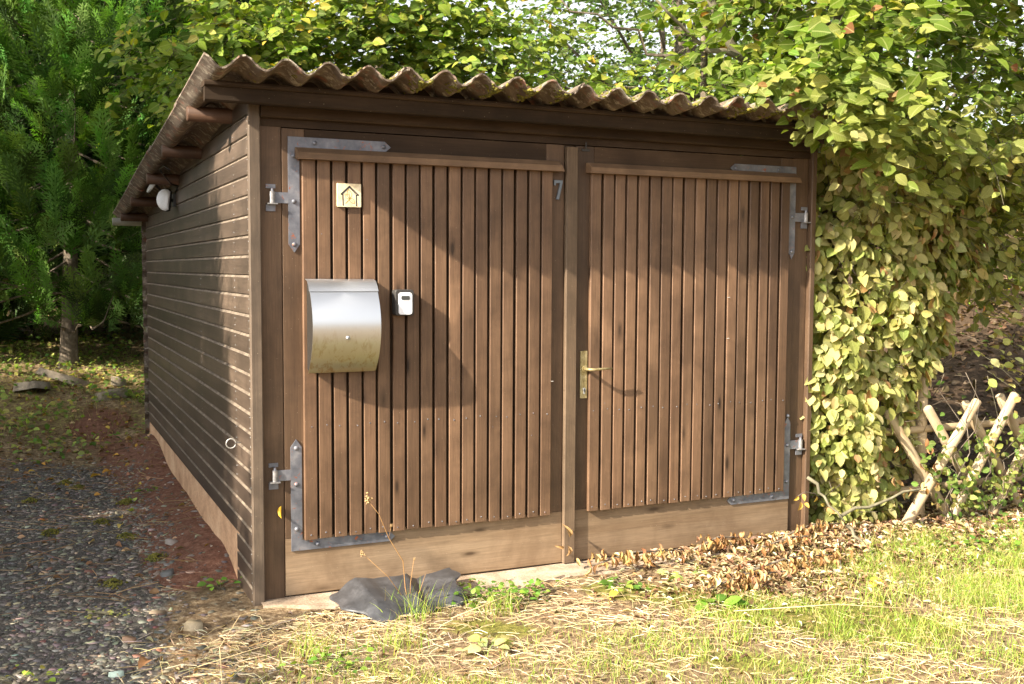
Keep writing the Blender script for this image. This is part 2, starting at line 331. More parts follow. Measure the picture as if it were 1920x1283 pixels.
def twig_leaves(O, D, Ls, K, size, r, droop=.25, flat=.75, face=(0, 0, 0)):
    """K alternate leaves on each twig -> P, Dl, Nl, S"""
    n = len(O); D = nrm(D); up = np.array([0, 0, 1.]); S = nrm(np.cross(D, up) + 1e-3); t = (np.arange(K) + .6) / K
    P = O[:, None] + D[:, None] * (Ls[:, None, None] * t[None, :, None]); P[..., 2] -= droop * Ls[:, None] * t[None] ** 2
    sg = np.where(np.arange(K) % 2 == 0, 1., -1.)[None, :, None]; sg = np.broadcast_to(sg, (n, K, 1)).copy(); 
    Dl = D[:, None] * .65 + S[:, None] * sg * .9 + r.normal(0, .28, (n, K, 3)); Dl[..., 2] -= .35
    Nl = up * flat + np.array(face) + r.normal(0, .4, (n, K, 3)) 
    sz = size * r.uniform(.45, 1.2, (n, K)) * (1 - .25 * t[None])
    return P.reshape(-1, 3), Dl.reshape(-1, 3), Nl.reshape(-1, 3), sz.reshape(-1)
def twigs_mesh(O, D, Ls, droop, mat, rad=.0025):
    n = len(O); D = nrm(D); t = np.array([0, .5, 1.]); P = O[:, None] + D[:, None] * (Ls[:, None, None] * t[None, :, None]); P[..., 2] -= droop * Ls[:, None] * t[None] ** 2
    a = nrm(np.cross(D, np.array([.1, .2, 1.]))); b = np.cross(D, a); V = []
    for i in range(3):
        rr = rad * (1.2 - .35 * i)
        for j in range(3):
            q = 2.1 * j; V.append(P[:, i] + rr * (a * math.cos(q) + b * math.sin(q)))
    V = np.stack(V, 1); f = []
    for i in range(2):
        for j in range(3): f.append((i * 3 + j, i * 3 + (j + 1) % 3, i * 3 + 3 + (j + 1) % 3, i * 3 + 3 + j))
    F = (np.arange(n) * 9)[:, None, None] + np.array(f)[None]
    return npmesh('twigs', V.reshape(-1, 3), F.reshape(-1, 4), mat)
def project(P):
    d = np.asarray(P) - np.array(CAM); z = d @ np.array(cf); return 960 + 1987.3 * (d @ np.array(cr)) / z, 641.5 - 1987.3 * (d @ np.array(cu)) / z, z

# ------------------------------------------------------------------ terrain
def sst(a, b, x): t = np.clip((x - a) / (b - a), 0, 1); return t * t * (3 - 2 * t)
def wob(x, y, f, s=0.): return (np.sin(x * f * 1.3 + y * f * .7 + s) + np.sin(x * f * .6 - y * f * 1.7 + 2.1 + s) + np.sin(x * f * 2.3 + y * f * 2.1 + 4 + s * 2)) / 3
def H(x, y):
    x = np.asarray(x, float); y = np.asarray(y, float)
    h = .018 * wob(x, y, 2.2) * sst(.0, .6, np.hypot(np.maximum(0, np.abs(x - 1.5) - 1.7), np.maximum(0, np.abs(y) - .25))) + .006 * wob(x, y, 9)
    bank = .5 * sst(3.7, 6.8, y + .25 * wob(x, y, 1.5)) + .10 * np.maximum(0, np.minimum(y, 30) - 6.8) * .9 + .02 * wob(x, y, 5) * sst(3.5, 5, y)
    left = 1 - sst(2.8, 4.2, x) * (1 - sst(5, 8, y))
    h = h + bank * left
    r = y + .7 * (x - 3.5); r = np.minimum(r, 22)
    h2 = .2 * np.maximum(0, r - 1.3) * sst(3.6, 5.0, x) + .02 * wob(x, y, 3.) * sst(4, 5, x)
    h = np.maximum(h, h2)
    # red soil heaped against the side wall
    h = h + .085 * np.exp(-((x + .03) / .2) ** 2) * sst(.3, .8, y) * (1 - sst(4.0, 4.6, y)) + .1 * np.exp(-((x + .0) / .2) ** 2) * sst(2.8, 3.9, y) * (1 - sst(4.2, 5, y))
    # leaf heap at the right
    h = h + .035 * np.exp(-(((x - 3.15) / .45) ** 2 + ((y + .2) / .25) ** 2)) + .008 * np.exp(-(((x - 2.3) / .5) ** 2 + ((y + .35) / .3) ** 2))
    return h
def axis_pts(lo, hi, step, far, g=1.22):
    a = list(np.arange(lo, hi, step)); s = step; x = lo; left = []
    while x > -far: s *= g; x -= s; left.append(x)
    s = step; x = a[-1]; right = []
    while x < far: s *= g; x += s; right.append(x)
    return np.array(left[::-1] + a + right)
gx = axis_pts(-2.2, 6.2, .035, 140); gy = axis_pts(-2.4, 7.5, .035, 140)
GX, GY = np.meshgrid(gx, gy, indexing='ij'); GZ = H(GX, GY); inside = (GX > .1) & (GX < 3.05) & (GY > .1) & (GY < 4.3)
GZ = np.where(inside, -.05, GZ)
nx_, ny_ = GX.shape; idx = np.arange(nx_ * ny_).reshape(nx_, ny_)
GF = np.stack([idx[:-1, :-1], idx[1:, :-1], idx[1:, 1:], idx[:-1, 1:]], -1).reshape(-1, 4)
gm = npmesh('ground', np.stack([GX, GY, GZ], -1).reshape(-1, 3), GF, M_ground, smooth=True)
def mask_gravel(x, y):
    edge = -.22 - .25 * sst(1.5, -1, y) + .0 * x
    front = -.75 - .35 * (x + .6)
    return sst(.12, -.12, x - edge + .06 * wob(x, y, 6)) * sst(-.15, .15, y - front + .1 * wob(x, y, 5)) * sst(4.3, 3.3, y + .3 * wob(x, y, 3))
def mask_red(x, y):
    a = sst(.38, .22, np.abs(x + .1) + .04 * wob(x, y, 8)) * sst(.1, .6, y) * sst(4.8, 4.2, y)
    b = .8 * sst(.35, .15, np.hypot((x + .35), (y - 4.9) * .6) + .1 * wob(x, y, 7)); return np.maximum(a, b)
def mask_moss(x, y): return np.clip(sst(.3, .6, wob(x, y, 3.1, 1.) * .35 + .62 - .6 * np.hypot((x - 1.9) * .5, y + .95)) + .35 * sst(-1.1, -1.5, y) + .45 * sst(4.2, 5, y) * sst(-1.5, 0, wob(x, y, 3)), 0, 1)
sa = gm.color_attributes.new('soil', 'FLOAT_COLOR', 'POINT'); cc = np.ones((nx_ * ny_, 4), np.float32)
cc[:, 0] = mask_gravel(GX, GY).ravel(); cc[:, 1] = mask_red(GX, GY).ravel(); cc[:, 2] = mask_moss(GX, GY).ravel(); sa.data.foreach_set('color', cc.ravel())
la = gm.attributes.new('litter', 'FLOAT', 'POINT'); la.data.foreach_set('value', (sst(3.9, 4.8, GX) * sst(.2, .8, GY + .35 * GX - 1.2)).astype(np.float32).ravel())
ground = link('ground', gm); tag(ground, kind='structure')

# concrete apron before the doors
ap = MB(); top = []; bot = []
for i in range(34):
    x = .03 + i * .0965; yy = -.22 + .04 * math.sin(x * 5) + .025 * math.sin(x * 13 + 1) + .1 * max(0, x - 1.6) + .45 * max(0, .35 - x); top.append((x, .12, .012)); bot.append((x, yy, .012 + .004 * math.sin(x * 9)))
for i in range(33):
    ap.add([bot[i], bot[i + 1], top[i + 1], top[i], (bot[i][0], bot[i][1] - .012, -.04), (bot[i + 1][0], bot[i + 1][1] - .012, -.04)], [(0, 1, 2, 3), (4, 5, 1, 0)])
tag(ap.build('concrete_apron', M_apron), kind='structure')

# ------------------------------------------------------------------ SHED
shed = thing('shed', 'low brown timber double garage shed with corrugated roof and two boarded doors', 'shed')
def rtop(y): return 2.2 - .068 * y           # top of the side wall
DEP = 4.38
# side boards (V-joint ship-lap), each its own object; local origin at y 0
PIT = .0875
def side_board(z0, z1, y0, ybot, ytop):
    # profile in (x,z): chamfer at top and small one at the bottom
    c = .013; pr = [(.014, z0 - .001), (.003, z0 + .0005), (0, z0 + .003), (0, z1 - c), (.009, z1 - .001), (.024, z1), (.024, z0 - .001)]
    def ye(z): return ytop if z > (z0 + z1) / 2 else ybot
    mb = MB(); n = len(pr); vs = [(x, y0, z) for x, z in pr] + [(x, ye(z), z) for x, z in pr]
    fs = [tuple(range(n)), tuple(range(n, 2 * n))[::-1]] + [(i, n + i, n + (i + 1) % n, (i + 1) % n) for i in range(n)]
    mb.add(vs, fs); return mb
M_edgelit = mottled('dusty_edge_highlight', [(.07, .05, .035), (.14, .108, .078), (.24, .19, .14)], 14, .8, .001, 60)  # pale dusty top chamfers; the bright edge highlight is put into this colour
k = 0; z = -.01 + 0
zs = [1.125 + PIT * j for j in range(-13, 15)]
for z0 in zs:
    z1 = z0 + PIT
    if z0 > 2.26: break
    lim = lambda zz: min(DEP, max(.03, (2.275 - zz) / .08))
    if z1 <= .26: y1, y2 = .40, .40
    else: y1, y2 = lim(z0), lim(min(z1, 2.27))
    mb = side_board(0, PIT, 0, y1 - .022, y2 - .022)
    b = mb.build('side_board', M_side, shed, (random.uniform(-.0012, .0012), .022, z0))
    b.rotation_euler = (0, random.uniform(-.01, .01), 0); b.data.materials.append(M_edgelit); b.data.polygons[2 + 3].material_index = 1
# nail rows on the side boards (tiny bright heads)
nl = MB()
for z0 in zs:
    for yy in (.035, .38, 1.45, 2.6, 3.7):
        for dz in (.02, .062):
            if z0 + dz < rtop(yy) - .03 and (z0 > .2 or yy < .3): nl.dome((-.0005, yy + random.uniform(-.004, .004), z0 + dz + random.uniform(-.006, .006)), .0021, .0015, 'x-', 6, 2)
o = nl.build('nail_heads', M_alu, shed); tag(o, kind='stuff')
# concrete base beneath side wall, irregular lower edge is hidden in the soil heap
cb = MB(); ys = np.linspace(.36, DEP, 40)
for i in range(39):
    a, b2 = ys[i], ys[i + 1]; oa = .012 * math.sin(a * 3) ; ob = .012 * math.sin(b2 * 3)
    cb.add([(.004, a, .262), (.004, b2, .262), (-.012 + ob, b2, -.1), (-.012 + oa, a, -.1), (.05, a, .262), (.05, b2, .262)], [(0, 3, 2, 1), (4, 0, 1, 5)])
cb.build('base_wall', M_conc, shed, smooth=True)
# corner posts
def post(x0, x1, y0, y1, z0, z1, mat=M_post, name='corner_post', c=.005):
    mb = MB(); mb.prism([(x0 + c, y0), (x1 - c, y0), (x1, y0 + c), (x1, y1), (x0, y1), (x0, y0 + c)], z0, z1); return mb.build(name, mat, shed)
post(-.002, .05, -.004, .022, -.01, 2.262)
post(.046, .148, .026, .06, .0, 2.3, M_trimz, 'door_frame')
post(.018, .046, .022, .1, .0, 2.2, M_trimz, 'door_frame')
post(2.985, 3.085, .03, .06, .0, 2.3, M_trimz, 'door_frame')
post(3.085, 3.12, .0, .06, .0, 2.3, M_trimz, 'corner_post')
post(1.548, 1.63, .045, .1, 0, 2.13, M_trimz, 'door_frame')
# lintel and header boards
MB().prism([(.022, 2.125), (.05, 2.125), (.05, 2.2), (.022, 2.2)], .05, 3.085, 'x').build('lintel', M_trimx, shed)
MB().prism([(-.012, 2.166), (-.006, 2.16), (.02, 2.16), (.02, 2.36), (-.012, 2.36)], .052, 3.1, 'x').build('header_board', M_trimx, shed)
# other walls
bw = MB()
for i in range(26):     # right wall of planks
    z0 = i * .0875
    if z0 < 2.0: bw.box(3.10, 3.12, .06, DEP, z0 + .002, z0 + .0855)
bw.box(3.10, 3.12, .06, 3.0, 2.0, 2.1)
bw.build('right_wall', M_side, shed)
bk = MB(); nz = 90; zz = np.linspace(-.05, 1.95, nz)
for i in range(nz - 1):
    f = lambda q: DEP + .02 + .018 * math.cos(2 * math.pi * q / .13)
    for (xa, xb) in ((-.03, 3.14),):
        bk.add([(xa, f(zz[i]), zz[i]), (xb, f(zz[i]), zz[i]), (xb, f(zz[i + 1]), zz[i + 1]), (xa, f(zz[i + 1]), zz[i + 1]),
                (xa, f(zz[i]) + .007, zz[i]), (xb, f(zz[i]) + .007, zz[i]), (xb, f(zz[i + 1]) + .007, zz[i + 1]), (xa, f(zz[i + 1]) + .007, zz[i + 1])],
               [(0, 1, 2, 3), (7, 6, 5, 4), (0, 3, 7, 4), (1, 5, 6, 2)])
bk.build('back_wall', M_corr, shed)
MB().box(.06, 3.09, .07, 4.3, 2.02, 2.03).build('ceiling_board', M_side, shed)
# fascia
MB().prism([(-.12, 2.203), (-.114, 2.197), (-.084, 2.197), (-.084, 2.256), (-.12, 2.256)], -.2, 3.14, 'x').build('fascia', M_fascia, shed)
MB().prism([(-.136, 2.262), (-.130, 2.257), (-.05, 2.257), (-.05, 2.281), (-.130, 2.281), (-.136, 2.272)], -.203, 3.142, 'x').build('fascia_cap', M_fascia, shed)
# rafters running front to back at both sides under the sheets, behind the fascia
def sloped(name, x0, x1, y0, y1, zt, h, mat):
    mb = MB(); a = zt - .08 * (y0 + .28); b2 = zt - .08 * (y1 + .28)
    mb.add([(x0, y0, a - h), (x1, y0, a - h), (x1, y0, a), (x0, y0, a), (x0, y1, b2 - h), (x1, y1, b2 - h), (x1, y1, b2), (x0, y1, b2)],
           [(0, 1, 2, 3), (5, 4, 7, 6), (4, 0, 3, 7), (1, 5, 6, 2), (3, 2, 6, 7), (4, 5, 1, 0)]); return mb.build(name, mat, shed)
sloped('rafter', .055, .11, .06, DEP, 2.268, .09, M_side)
sloped('rafter', 1.5, 1.56, .06, DEP, 2.268, .09, M_side)
sloped('rafter', 3.06, 3.12, .06, DEP, 2.268, .09, M_side)
# purlin logs
zroof = lambda y: 2.326 - .08 * (y + .33)
for yy, xl in ((.42, -.2), (1.37, -.205), (2.33, -.19), (3.36, -.2), (4.25, -.2)):
    zc = zroof(yy) - .054; r = .036
    pl = MB(); pl.tube([(xl, 0, 0), (xl + .004, 0, 0), (1.5, .01, 0), (3.25, 0, 0)], [r * .9, r, r * .98, r], 12); pl.build('purlin', M_log, shed, (0, yy, zc), True)
# gutter: half round at the back
gt = MB(); n = 10; r = .06
vs = []; fs = []
for xa in (-.24, 3.3):
    for j in range(n + 1):
        a = math.pi + math.pi * j / n; vs.append((xa, r * math.cos(a), r * math.sin(a)))
    for j in range(n + 1):
        a = math.pi + math.pi * j / n; vs.append((xa, (r - .004) * math.cos(a), (r - .004) * math.sin(a)))
m_ = 2 * (n + 1)
for j in range(n): fs += [(j, m_ + j, m_ + j + 1, j + 1), (n + 1 + j, n + 2 + j, m_ + n + 2 + j, m_ + n + 1 + j), (j, j + 1, n + 2 + j, n + 1 + j)]
fs.append(tuple(range(n + 1)))
gt.add(vs, fs); gt.build('gutter', M_zinc, shed, (0, 4.52, 1.905), True)
# roof sheets
def roof_sheet(x0, x1, y0, y1, lift, seed):
    amp, per, th = .0275, .1725, .008; nxs = int(round((x1 - x0) / per * 14)); xs = np.linspace(x0, x1, nxs + 1); nyy = 7; ysr = np.linspace(y0, y1, nyy + 1)
    rr = np.random.default_rng(seed); mb = MB(); off = x0 + .15
    def zf(x, y): return 2.326 + amp * math.cos(2 * math.pi * (x + .076) / per) - .08 * (y + .33) + lift
    jag = [rr.uniform(-.006, .006) for _ in xs]
    V = []
    for s in (1, -1):
        for j, y in enumerate(ysr):
            for i, x in enumerate(xs):
                yy = y + (jag[i] if j in (0,) else 0); V.append((x, yy, zf(x, yy) + s * th / 2 + (.0012 * rr.normal() if s == 1 else 0)))
    W_ = nxs + 1; S_ = W_ * (nyy + 1); F = []
    for j in range(nyy):
        for i in range(nxs):
            a = j * W_ + i; F.append((a, a + 1, a + W_ + 1, a + W_)); F.append((S_ + a, S_ + a + W_, S_ + a + W_ + 1, S_ + a + 1))
    for i in range(nxs): F.append((i, S_ + i, S_ + i + 1, i + 1)); a = nyy * W_ + i; F.append((a, a + 1, S_ + a + 1, S_ + a))
    for j in range(nyy): a = j * W_; F.append((a, a + W_, S_ + a + W_, S_ + a)); a = j * W_ + nxs; F.append((a, S_ + a, S_ + a + W_, a + W_))
    mb.add(V, F); return mb.build('roof_sheet', M_corr, shed, smooth=False)
xb = [-.232, .62, 1.47, 2.32, 3.2]
rows = [(-.33, .62), (.5, 1.8), (1.68, 3.1), (2.98, 4.6)]
for ri, (a, b2) in enumerate(rows):
    for ci in range(4):
        o = roof_sheet(xb[ci] - (.05 if ci else 0), xb[ci + 1], a, b2, .009 * (ci % 2) - .010 * (ri % 2) + (.004 if ri > 1 else 0), ri * 7 + ci)
        o.data.polygons.foreach_set('use_smooth', [True] * len(o.data.polygons)); o.data.set_sharp_from_angle(angle=R(50)) if hasattr(o.data, 'set_sharp_from_angle') else None
# moss in the troughs along the front rim: small tufts
mv = []; P = []
for i in range(19):
    xt = -.076 + .0863 + .1725 * i
    for _ in range(90):
        x = xt + rng.normal(0, .025); y = -.33 + abs(rng.normal(0, .09)); z = 2.326 + .029 * math.cos(2 * math.pi * (x + .076) / .1725) - .08 * (y + .33) + .006
        if rng.random() < .35 + .65 * ((i * 7) % 5) / 4: P.append((x, y, z))
P = np.array(P)
def blobs(P, rmin, rmax, flat=.7, seed=0):
    """little 6-vertex octahedral lumps"""
    r = np.random.default_rng(seed); t = np.array([(1, 0, 0), (0, 1, 0), (-1, 0, 0), (0, -1, 0), (0, 0, 1), (0, 0, -1)], float)
    f = np.array([(0, 1, 4), (1, 2, 4), (2, 3, 4), (3, 0, 4), (1, 0, 5), (2, 1, 5), (3, 2, 5), (0, 3, 5)])
    s = r.uniform(rmin, rmax, (len(P), 1, 1)) * r.uniform(.6, 1.3, (len(P), 1, 3)); s[..., 2] *= flat; V = P[:, None] + t[None] * s
    return V.reshape(-1, 3), ((np.arange(len(P)) * 6)[:, None, None] + f).reshape(-1, 3)
V, F = blobs(P, .005, .014, .75, 3); o = link('moss', npmesh('moss', V, F, M_moss), shed); tag(o, kind='stuff')
# cable under the eave
MB().tube([(-.1, 1.9, 2.08), (-.13, 1.95, 2.11), (-.14, 2.1, 2.1), (-.05, 2.3, 2.03), (-.005, 2.32, 2.02), (-.004, 2.5, 1.98)], .004, 6).build('cable', M_black, shed, smooth=True)
# screw eye on the side wall
se = MB(); pts = [(-.005, .24, .7), (-.03, .235, .7)] + [(-.052 + .022 * math.cos(a), .232 - .0 * a, .7 + .022 * math.sin(a)) for a in np.linspace(0, 6.0, 14)]
se.tube(pts, .0028, 6); se.build('screw_eye', M_zinc, shed, smooth=True)

# ---- doors
def door(x0, x1, bx0, bx1, nb, hinge_left):
    dr = bpy.data.objects.new('door', None); COL.objects.link(dr); dr.parent = shed; dr.location = (x0, .022, .02); dr['label'] = 'left door leaf with mailbox' if hinge_left else 'right door leaf with brass handle'
    w_ = x1 - x0; Z = lambda z: z - .02; X = lambda x: x - x0
    st = .1
    for xa, xb_ in ((0, st), (w_ - st, w_)): MB().prism(ccw_box(xb_ - xa, .022, .002), .264, 2.1, 'z').build('stile', M_trimz, dr, (xa, 0, 0))
    MB().prism([(.002, 0), (.022, 0), (.022, .262), (0, .262), (0, .002)][::1], 0, w_, 'x').build('bottom_rail', M_rail, dr, (0, .0, 0))
    MB().prism([(0, 0), (.022, 0), (.022, .14), (0, .14)], 0, w_ - 2 * st - .002, 'x').build('top_rail', M_trimx, dr, (st + .001, .0, 1.96))
    MB().box(.02, w_ - .02, .023, .04, .02, 2.08).build('backing', M_trimz, dr)
    pit = (bx1 - bx0) / nb; bw_ = pit - .0125; me = [None] * 3
    for q in range(3):
        mb = MB(); bwq = bw_ + (q - 1) * .0012; mb.prism(ccw_box(bwq, .02, .0028), 0, 1.735, 'z'); me[q] = mb.mesh('board', M_door)
    nails = MB()
    for i in range(nb):
        q = random.randrange(3); xx = X(bx0) + i * pit + random.uniform(-.0012, .0012); dz = random.uniform(-.002, .002)
        b = link('board', me[q], dr, (xx, -.0215 + random.uniform(-.0012, .0008), Z(.275) + dz), (0, random.uniform(-.0008, .0008), 0))
        for nz_ in (.02, .515): nails.dome((xx + bw_ / 2 + random.uniform(-.01, .01), -.0222, Z(.275) + nz_ + .006 * math.sin(i * 1.7)), .0035, .0018, 'y-', 6, 2)
        if i % 3 == 1 and random.random() < .6: nails.dome((xx + bw_ * .3, -.0222, Z(.275) + random.uniform(.2, 1.5)), .0025, .0015, 'y-', 6, 2)
    o = nails.build('nail_heads', M_iron, dr); tag(o, kind='stuff')
    # drip moulding
    a, b2 = (X(bx0) - .028, X(bx1) + .036) if hinge_left else (X(bx0) - .024, X(bx1) + .04)
    a_ = a + .004; pr = [(-.056, Z(1.985)), (-.02, Z(1.985)), (0, Z(1.99)), (0, Z(2.038)), (-.02, Z(2.038)), (-.056, Z(2.013))]
    MB().prism(pr, [a_ - .0, a_, a, a, a, a + .006], [b2, b2, b2, b2, b2 - .02, b2 - .016], 'x').build('drip_moulding', M_drip, dr)
    # strap hinges
    sgn = 1 if hinge_left else -1; hx = X(.174) if hinge_left else X(2.985) - .0
    def hx_(d): return hx + sgn * d
    def plate(poly, name):
        pts = [(hx_(p[0]), p[1]) for p in poly]
        if sgn < 0: pts = pts[::-1]
        n = len(pts); mb = MB(); vs = [(p[0], -.0065, Z(p[1])) for p in pts] + [(p[0], -.0005, Z(p[1])) for p in pts]
        fs = [tuple(range(n)), tuple(range(n, 2 * n))[::-1]] + [((i + 1) % n, i, n + i, n + (i + 1) % n) for i in range(n)]
        mb.add(vs, fs); return mb.build(name, M_iron, dr)
    wd = .05 if hinge_left else .04
    t = 2.085; zt = t - wd
    lt, lb = (.475, .49) if hinge_left else (.44, .42)
    zdn = 1.575; zup = .735; zb = .225
    if not hinge_left: t = 2.075; zt = t - .045; zdn = 1.57; zup = .69
    plate([(0, zdn + .035), (wd / 2, zdn), (wd, zdn + .035), (wd, zt), (lt - .03, zt), (lt, (t + zt) / 2), (lt - .03, t), (0, t)], 'strap_hinge')
    plate([(0, zb), (lb - .025, zb), (lb, zb + .022), (lb - .025, zb + .047), (wd, zb + .047), (wd, zup - .035), (wd / 2, zup), (0, zup - .035)], 'strap_hinge')
    for (px, pz) in ((wd / 2, 2.0), (wd / 2, 1.8), (wd / 2, 1.61), (.12, t - .024), (lt - .035, t - .024), (wd / 2, .695), (wd / 2, .53), (wd / 2, .325), (.12, zb + .024), (lb - .04, zb + .026)):
        MB().dome((0, 0, 0), .0108, .0085, 'y-', 12, 3).build('rivet', M_iron, dr, (hx_(px), -.0065, Z(pz)), True)
    for zc in (1.815, .575):
        if not hinge_left: zc = {1.815: 1.80, .575: .53}[zc]
        arm = MB()
        xa, xb_ = sorted((hx_(.002), hx_(-.065))); arm.box(xa, xb_, -.0064, -.0008, Z(zc) - .024, Z(zc) + .024); arm.build('hinge_arm', M_iron, dr)
        kn = MB(); cx = hx_(-.072); kn.tube([(cx, -.008, Z(zc) - .024), (cx, -.008, Z(zc) + .026)], .012, 12); kn.build('hinge_knuckle', M_ironk, dr, smooth=False)
        pin = MB(); pin.tube([(cx, -.008, Z(zc) + .027), (cx, -.008, Z(zc) + .039)], [.0075, .006], 8); pin.build('hinge_pin', M_iron, dr)
        pt = MB(); pt.box(cx - .022, cx + .022, -.024, .006, Z(zc) - .030, Z(zc) - .0245); pt.build('hinge_plate', M_ironk, dr)
        p2 = MB(); p2.box(cx - .026, cx + .016, -.002, .0035, Z(zc) - .06, Z(zc) - .0305); p2.box(cx - .026, cx + .016, -.002, .0035, Z(zc) + .04, Z(zc) + .058); p2.build('hinge_plate', M_iron, dr)
    return dr, X, Z
dl, XL, ZL = door(.148, 1.550, .232, 1.49, 18, True)
dr_, XR, ZR = door(1.618, 2.985, 1.694, 2.948, 18, False)
# centre cover strip (on the left leaf)
MB().prism(ccw_box(.062, .024, .003), 0, 2.09, 'z').build('cover_strip', M_cover, dl, (XL(1.553), -.024, 0))
# lever handle with plate
pl = MB(); pl.prism([(.002, 0), (.038, 0), (.04, .002), (.04, .008), (0, .008), (0, .002)], 0, .24, 'z'); plate = pl.build('handle_plate', M_brass, dr_, (XR(1.6475), -.0085, ZR(.855)))
cy = MB(); cy.tube([(.02, 0, .045), (.02, -.006, .045)], .0085, 12); cy.box(.016, .024, -.006, 0, .022, .042); cy.build('lock_cylinder', M_alu, dr_, (XR(1.6475), -.0085, ZR(.855)))
MB().box(.018, .022, -.0075, -.006, .03, .05).build('keyhole', M_black, dr_, (XR(1.6475), -.0085, ZR(.855)))
ro = MB(); ro.tube([(.02, 0, .15), (.02, -.012, .15)], .0155, 16); ro.build('handle_rose', M_brass, dr_, (XR(1.6475), -.0085, ZR(.855)))
lv = MB(); lv.tube([(.02, -.008, .15), (.02, -.05, .15), (.026, -.062, .15), (.045, -.067, .1505), (.09, -.067, .152), (.145, -.065, .153)], [.009, .0085, .0085, .0072, .006, .005], 10); lv.build('lever', M_brass, dr_, (XR(1.6475), -.0085, ZR(.855)), True)
# small bolt at the top between doors
bo = MB(); bo.tube([(XR(1.665), -.012, ZR(2.105)), (XR(1.665), -.012, ZR(2.14))], .0035, 8); bo.box(XR(1.645), XR(1.69), -.006, -.001, ZR(2.095), ZR(2.105)); bo.build('door_bolt', M_greyp, dr_)
# stray nails with shadows
for (x, z) in ((2.53, 1.36), (2.53, 1.14), (1.475, .95)):
    q = MB(); q.tube([(0, 0, 0), (.001, -.02, .002)], .0014, 5); q.build('nail', M_zinc, shed, (x, 0, z))

# ------------------------------------------------------------------ mailbox
mb_t = thing('mailbox', 'curved brushed steel mailbox hung on the left door below the house sign tile', 'mailbox', (.397, -.0, 1.243))
def bow(s, half=.152, D=.136, Hh=.205):     # s from -1 (bottom) to 1 (top): y,z of the bowed front
    return (-.045 - (D - .045) * (1 - s * s) ** .9, s * Hh)
fr = MB(); n = 28; prof = [bow(s) for s in np.linspace(-1, .78, n)]
def shell(prof, x0, x1, th):
    mb = MB(); m = len(prof); 
    outer = [(y, z) for y, z in prof]; inner = [(y + th, z) for y, z in prof]
    vs = [(x0, y, z) for y, z in outer] + [(x1, y, z) for y, z in outer] + [(x0, y, z) for y, z in inner] + [(x1, y, z) for y, z in inner]
    fs = []
    for i in range(m - 1): fs += [(i, m + i, m + i + 1, i + 1), (2 * m + i, 2 * m + i + 1, 3 * m + i + 1, 3 * m + i), (i, i + 1, 2 * m + i + 1, 2 * m + i), (m + i, 3 * m + i, 3 * m + i + 1, m + i + 1)]
    fs += [(0, 2 * m, 3 * m, m), (m - 1, 2 * m - 1, 4 * m - 1, 3 * m - 1)]
    mb.add(vs, fs); return mb
fr = shell(prof, -.155, .155, .0025); o = fr.build('front_panel', M_steel, mb_t, smooth=True); o.data.set_sharp_from_angle(angle=R(40))
pf = [bow(s) for s in np.linspace(.775, 1.0, 8)]; pf = [(y - .004, z + .001) for y, z in pf] + [(-.01, .214), (-.001, .214)]
o = shell(pf, -.158, .158, .0025).build('flap', M_steel, mb_t, smooth=True); o.data.set_sharp_from_angle(angle=R(40))
bx = MB(); pb = [(y + .012, z * .96) for y, z in [bow(s) for s in np.linspace(-1, 1, 16)]]; pb = pb + [(-.001, .19), (-.001, -.19)]
bx.prism(pb[::1], -.148, .148, 'x'); bx.build('body', plain('dark_grey_body', (.03, .026, .022), .7, 0, .1), mb_t)
lk = MB(); lk.tube([(0, 0, 0), (0, -.006, 0)], .0085, 14); lk.build('lock', M_alu, mb_t, (.003, -.1315, -.045), True)
MB().box(-.0008, .0008, -.0072, -.006, -.005, .005).build('keyhole', M_black, mb_t, (.003, -.1315, -.045))

# ------------------------------------------------------------------ key safe
ks = thing('key_safe', 'small grey key safe with white cover beside the steel mailbox', 'key safe', (.692, 0, 1.349))
def rrect(w_, h_, r, n=5):
    pts = []
    for cx, cz, a0 in ((w_ / 2 - r, -h_ / 2 + r, -90), (w_ / 2 - r, h_ / 2 - r, 0), (-w_ / 2 + r, h_ / 2 - r, 90), (-w_ / 2 + r, -h_ / 2 + r, 180)):
        for j in range(n): a = R(a0 + 90 * j / (n - 1)); pts.append((cx + r * math.cos(a), cz + r * math.sin(a)))
    return pts
def slab(pts, y0, y1, inset=0.0):
    mb = MB(); n = len(pts); f = 1 - inset
    vs = [(x * f, y0, z * (1 - inset * .7)) for x, z in pts] + [(x, y0 + .004, z) for x, z in pts] + [(x, y1, z) for x, z in pts]
    fs = [tuple(range(n)), tuple(range(2 * n, 3 * n))[::-1]] + [((i + 1) % n, i, n + i, n + (i + 1) % n) for i in range(n)] + [(n + (i + 1) % n, n + i, 2 * n + i, 2 * n + (i + 1) % n) for i in range(n)]
    mb.add(vs, fs); return mb
slab(rrect(.09, .12, .012), -.05, 0, .05).build('case', M_greyp, ks)
slab(rrect(.066, .102, .012), -.0535, -.0495, .03).build('cover', M_white, ks, (.003, 0, -.004))
slab([(x, z if z > 0 else z * (1 + .35 * math.cos(x * 150))) for x, z in rrect(.042, .022, .006, 6)], -.0552, -.053, .02).build('dial_window', M_window, ks, (.003, 0, .021))

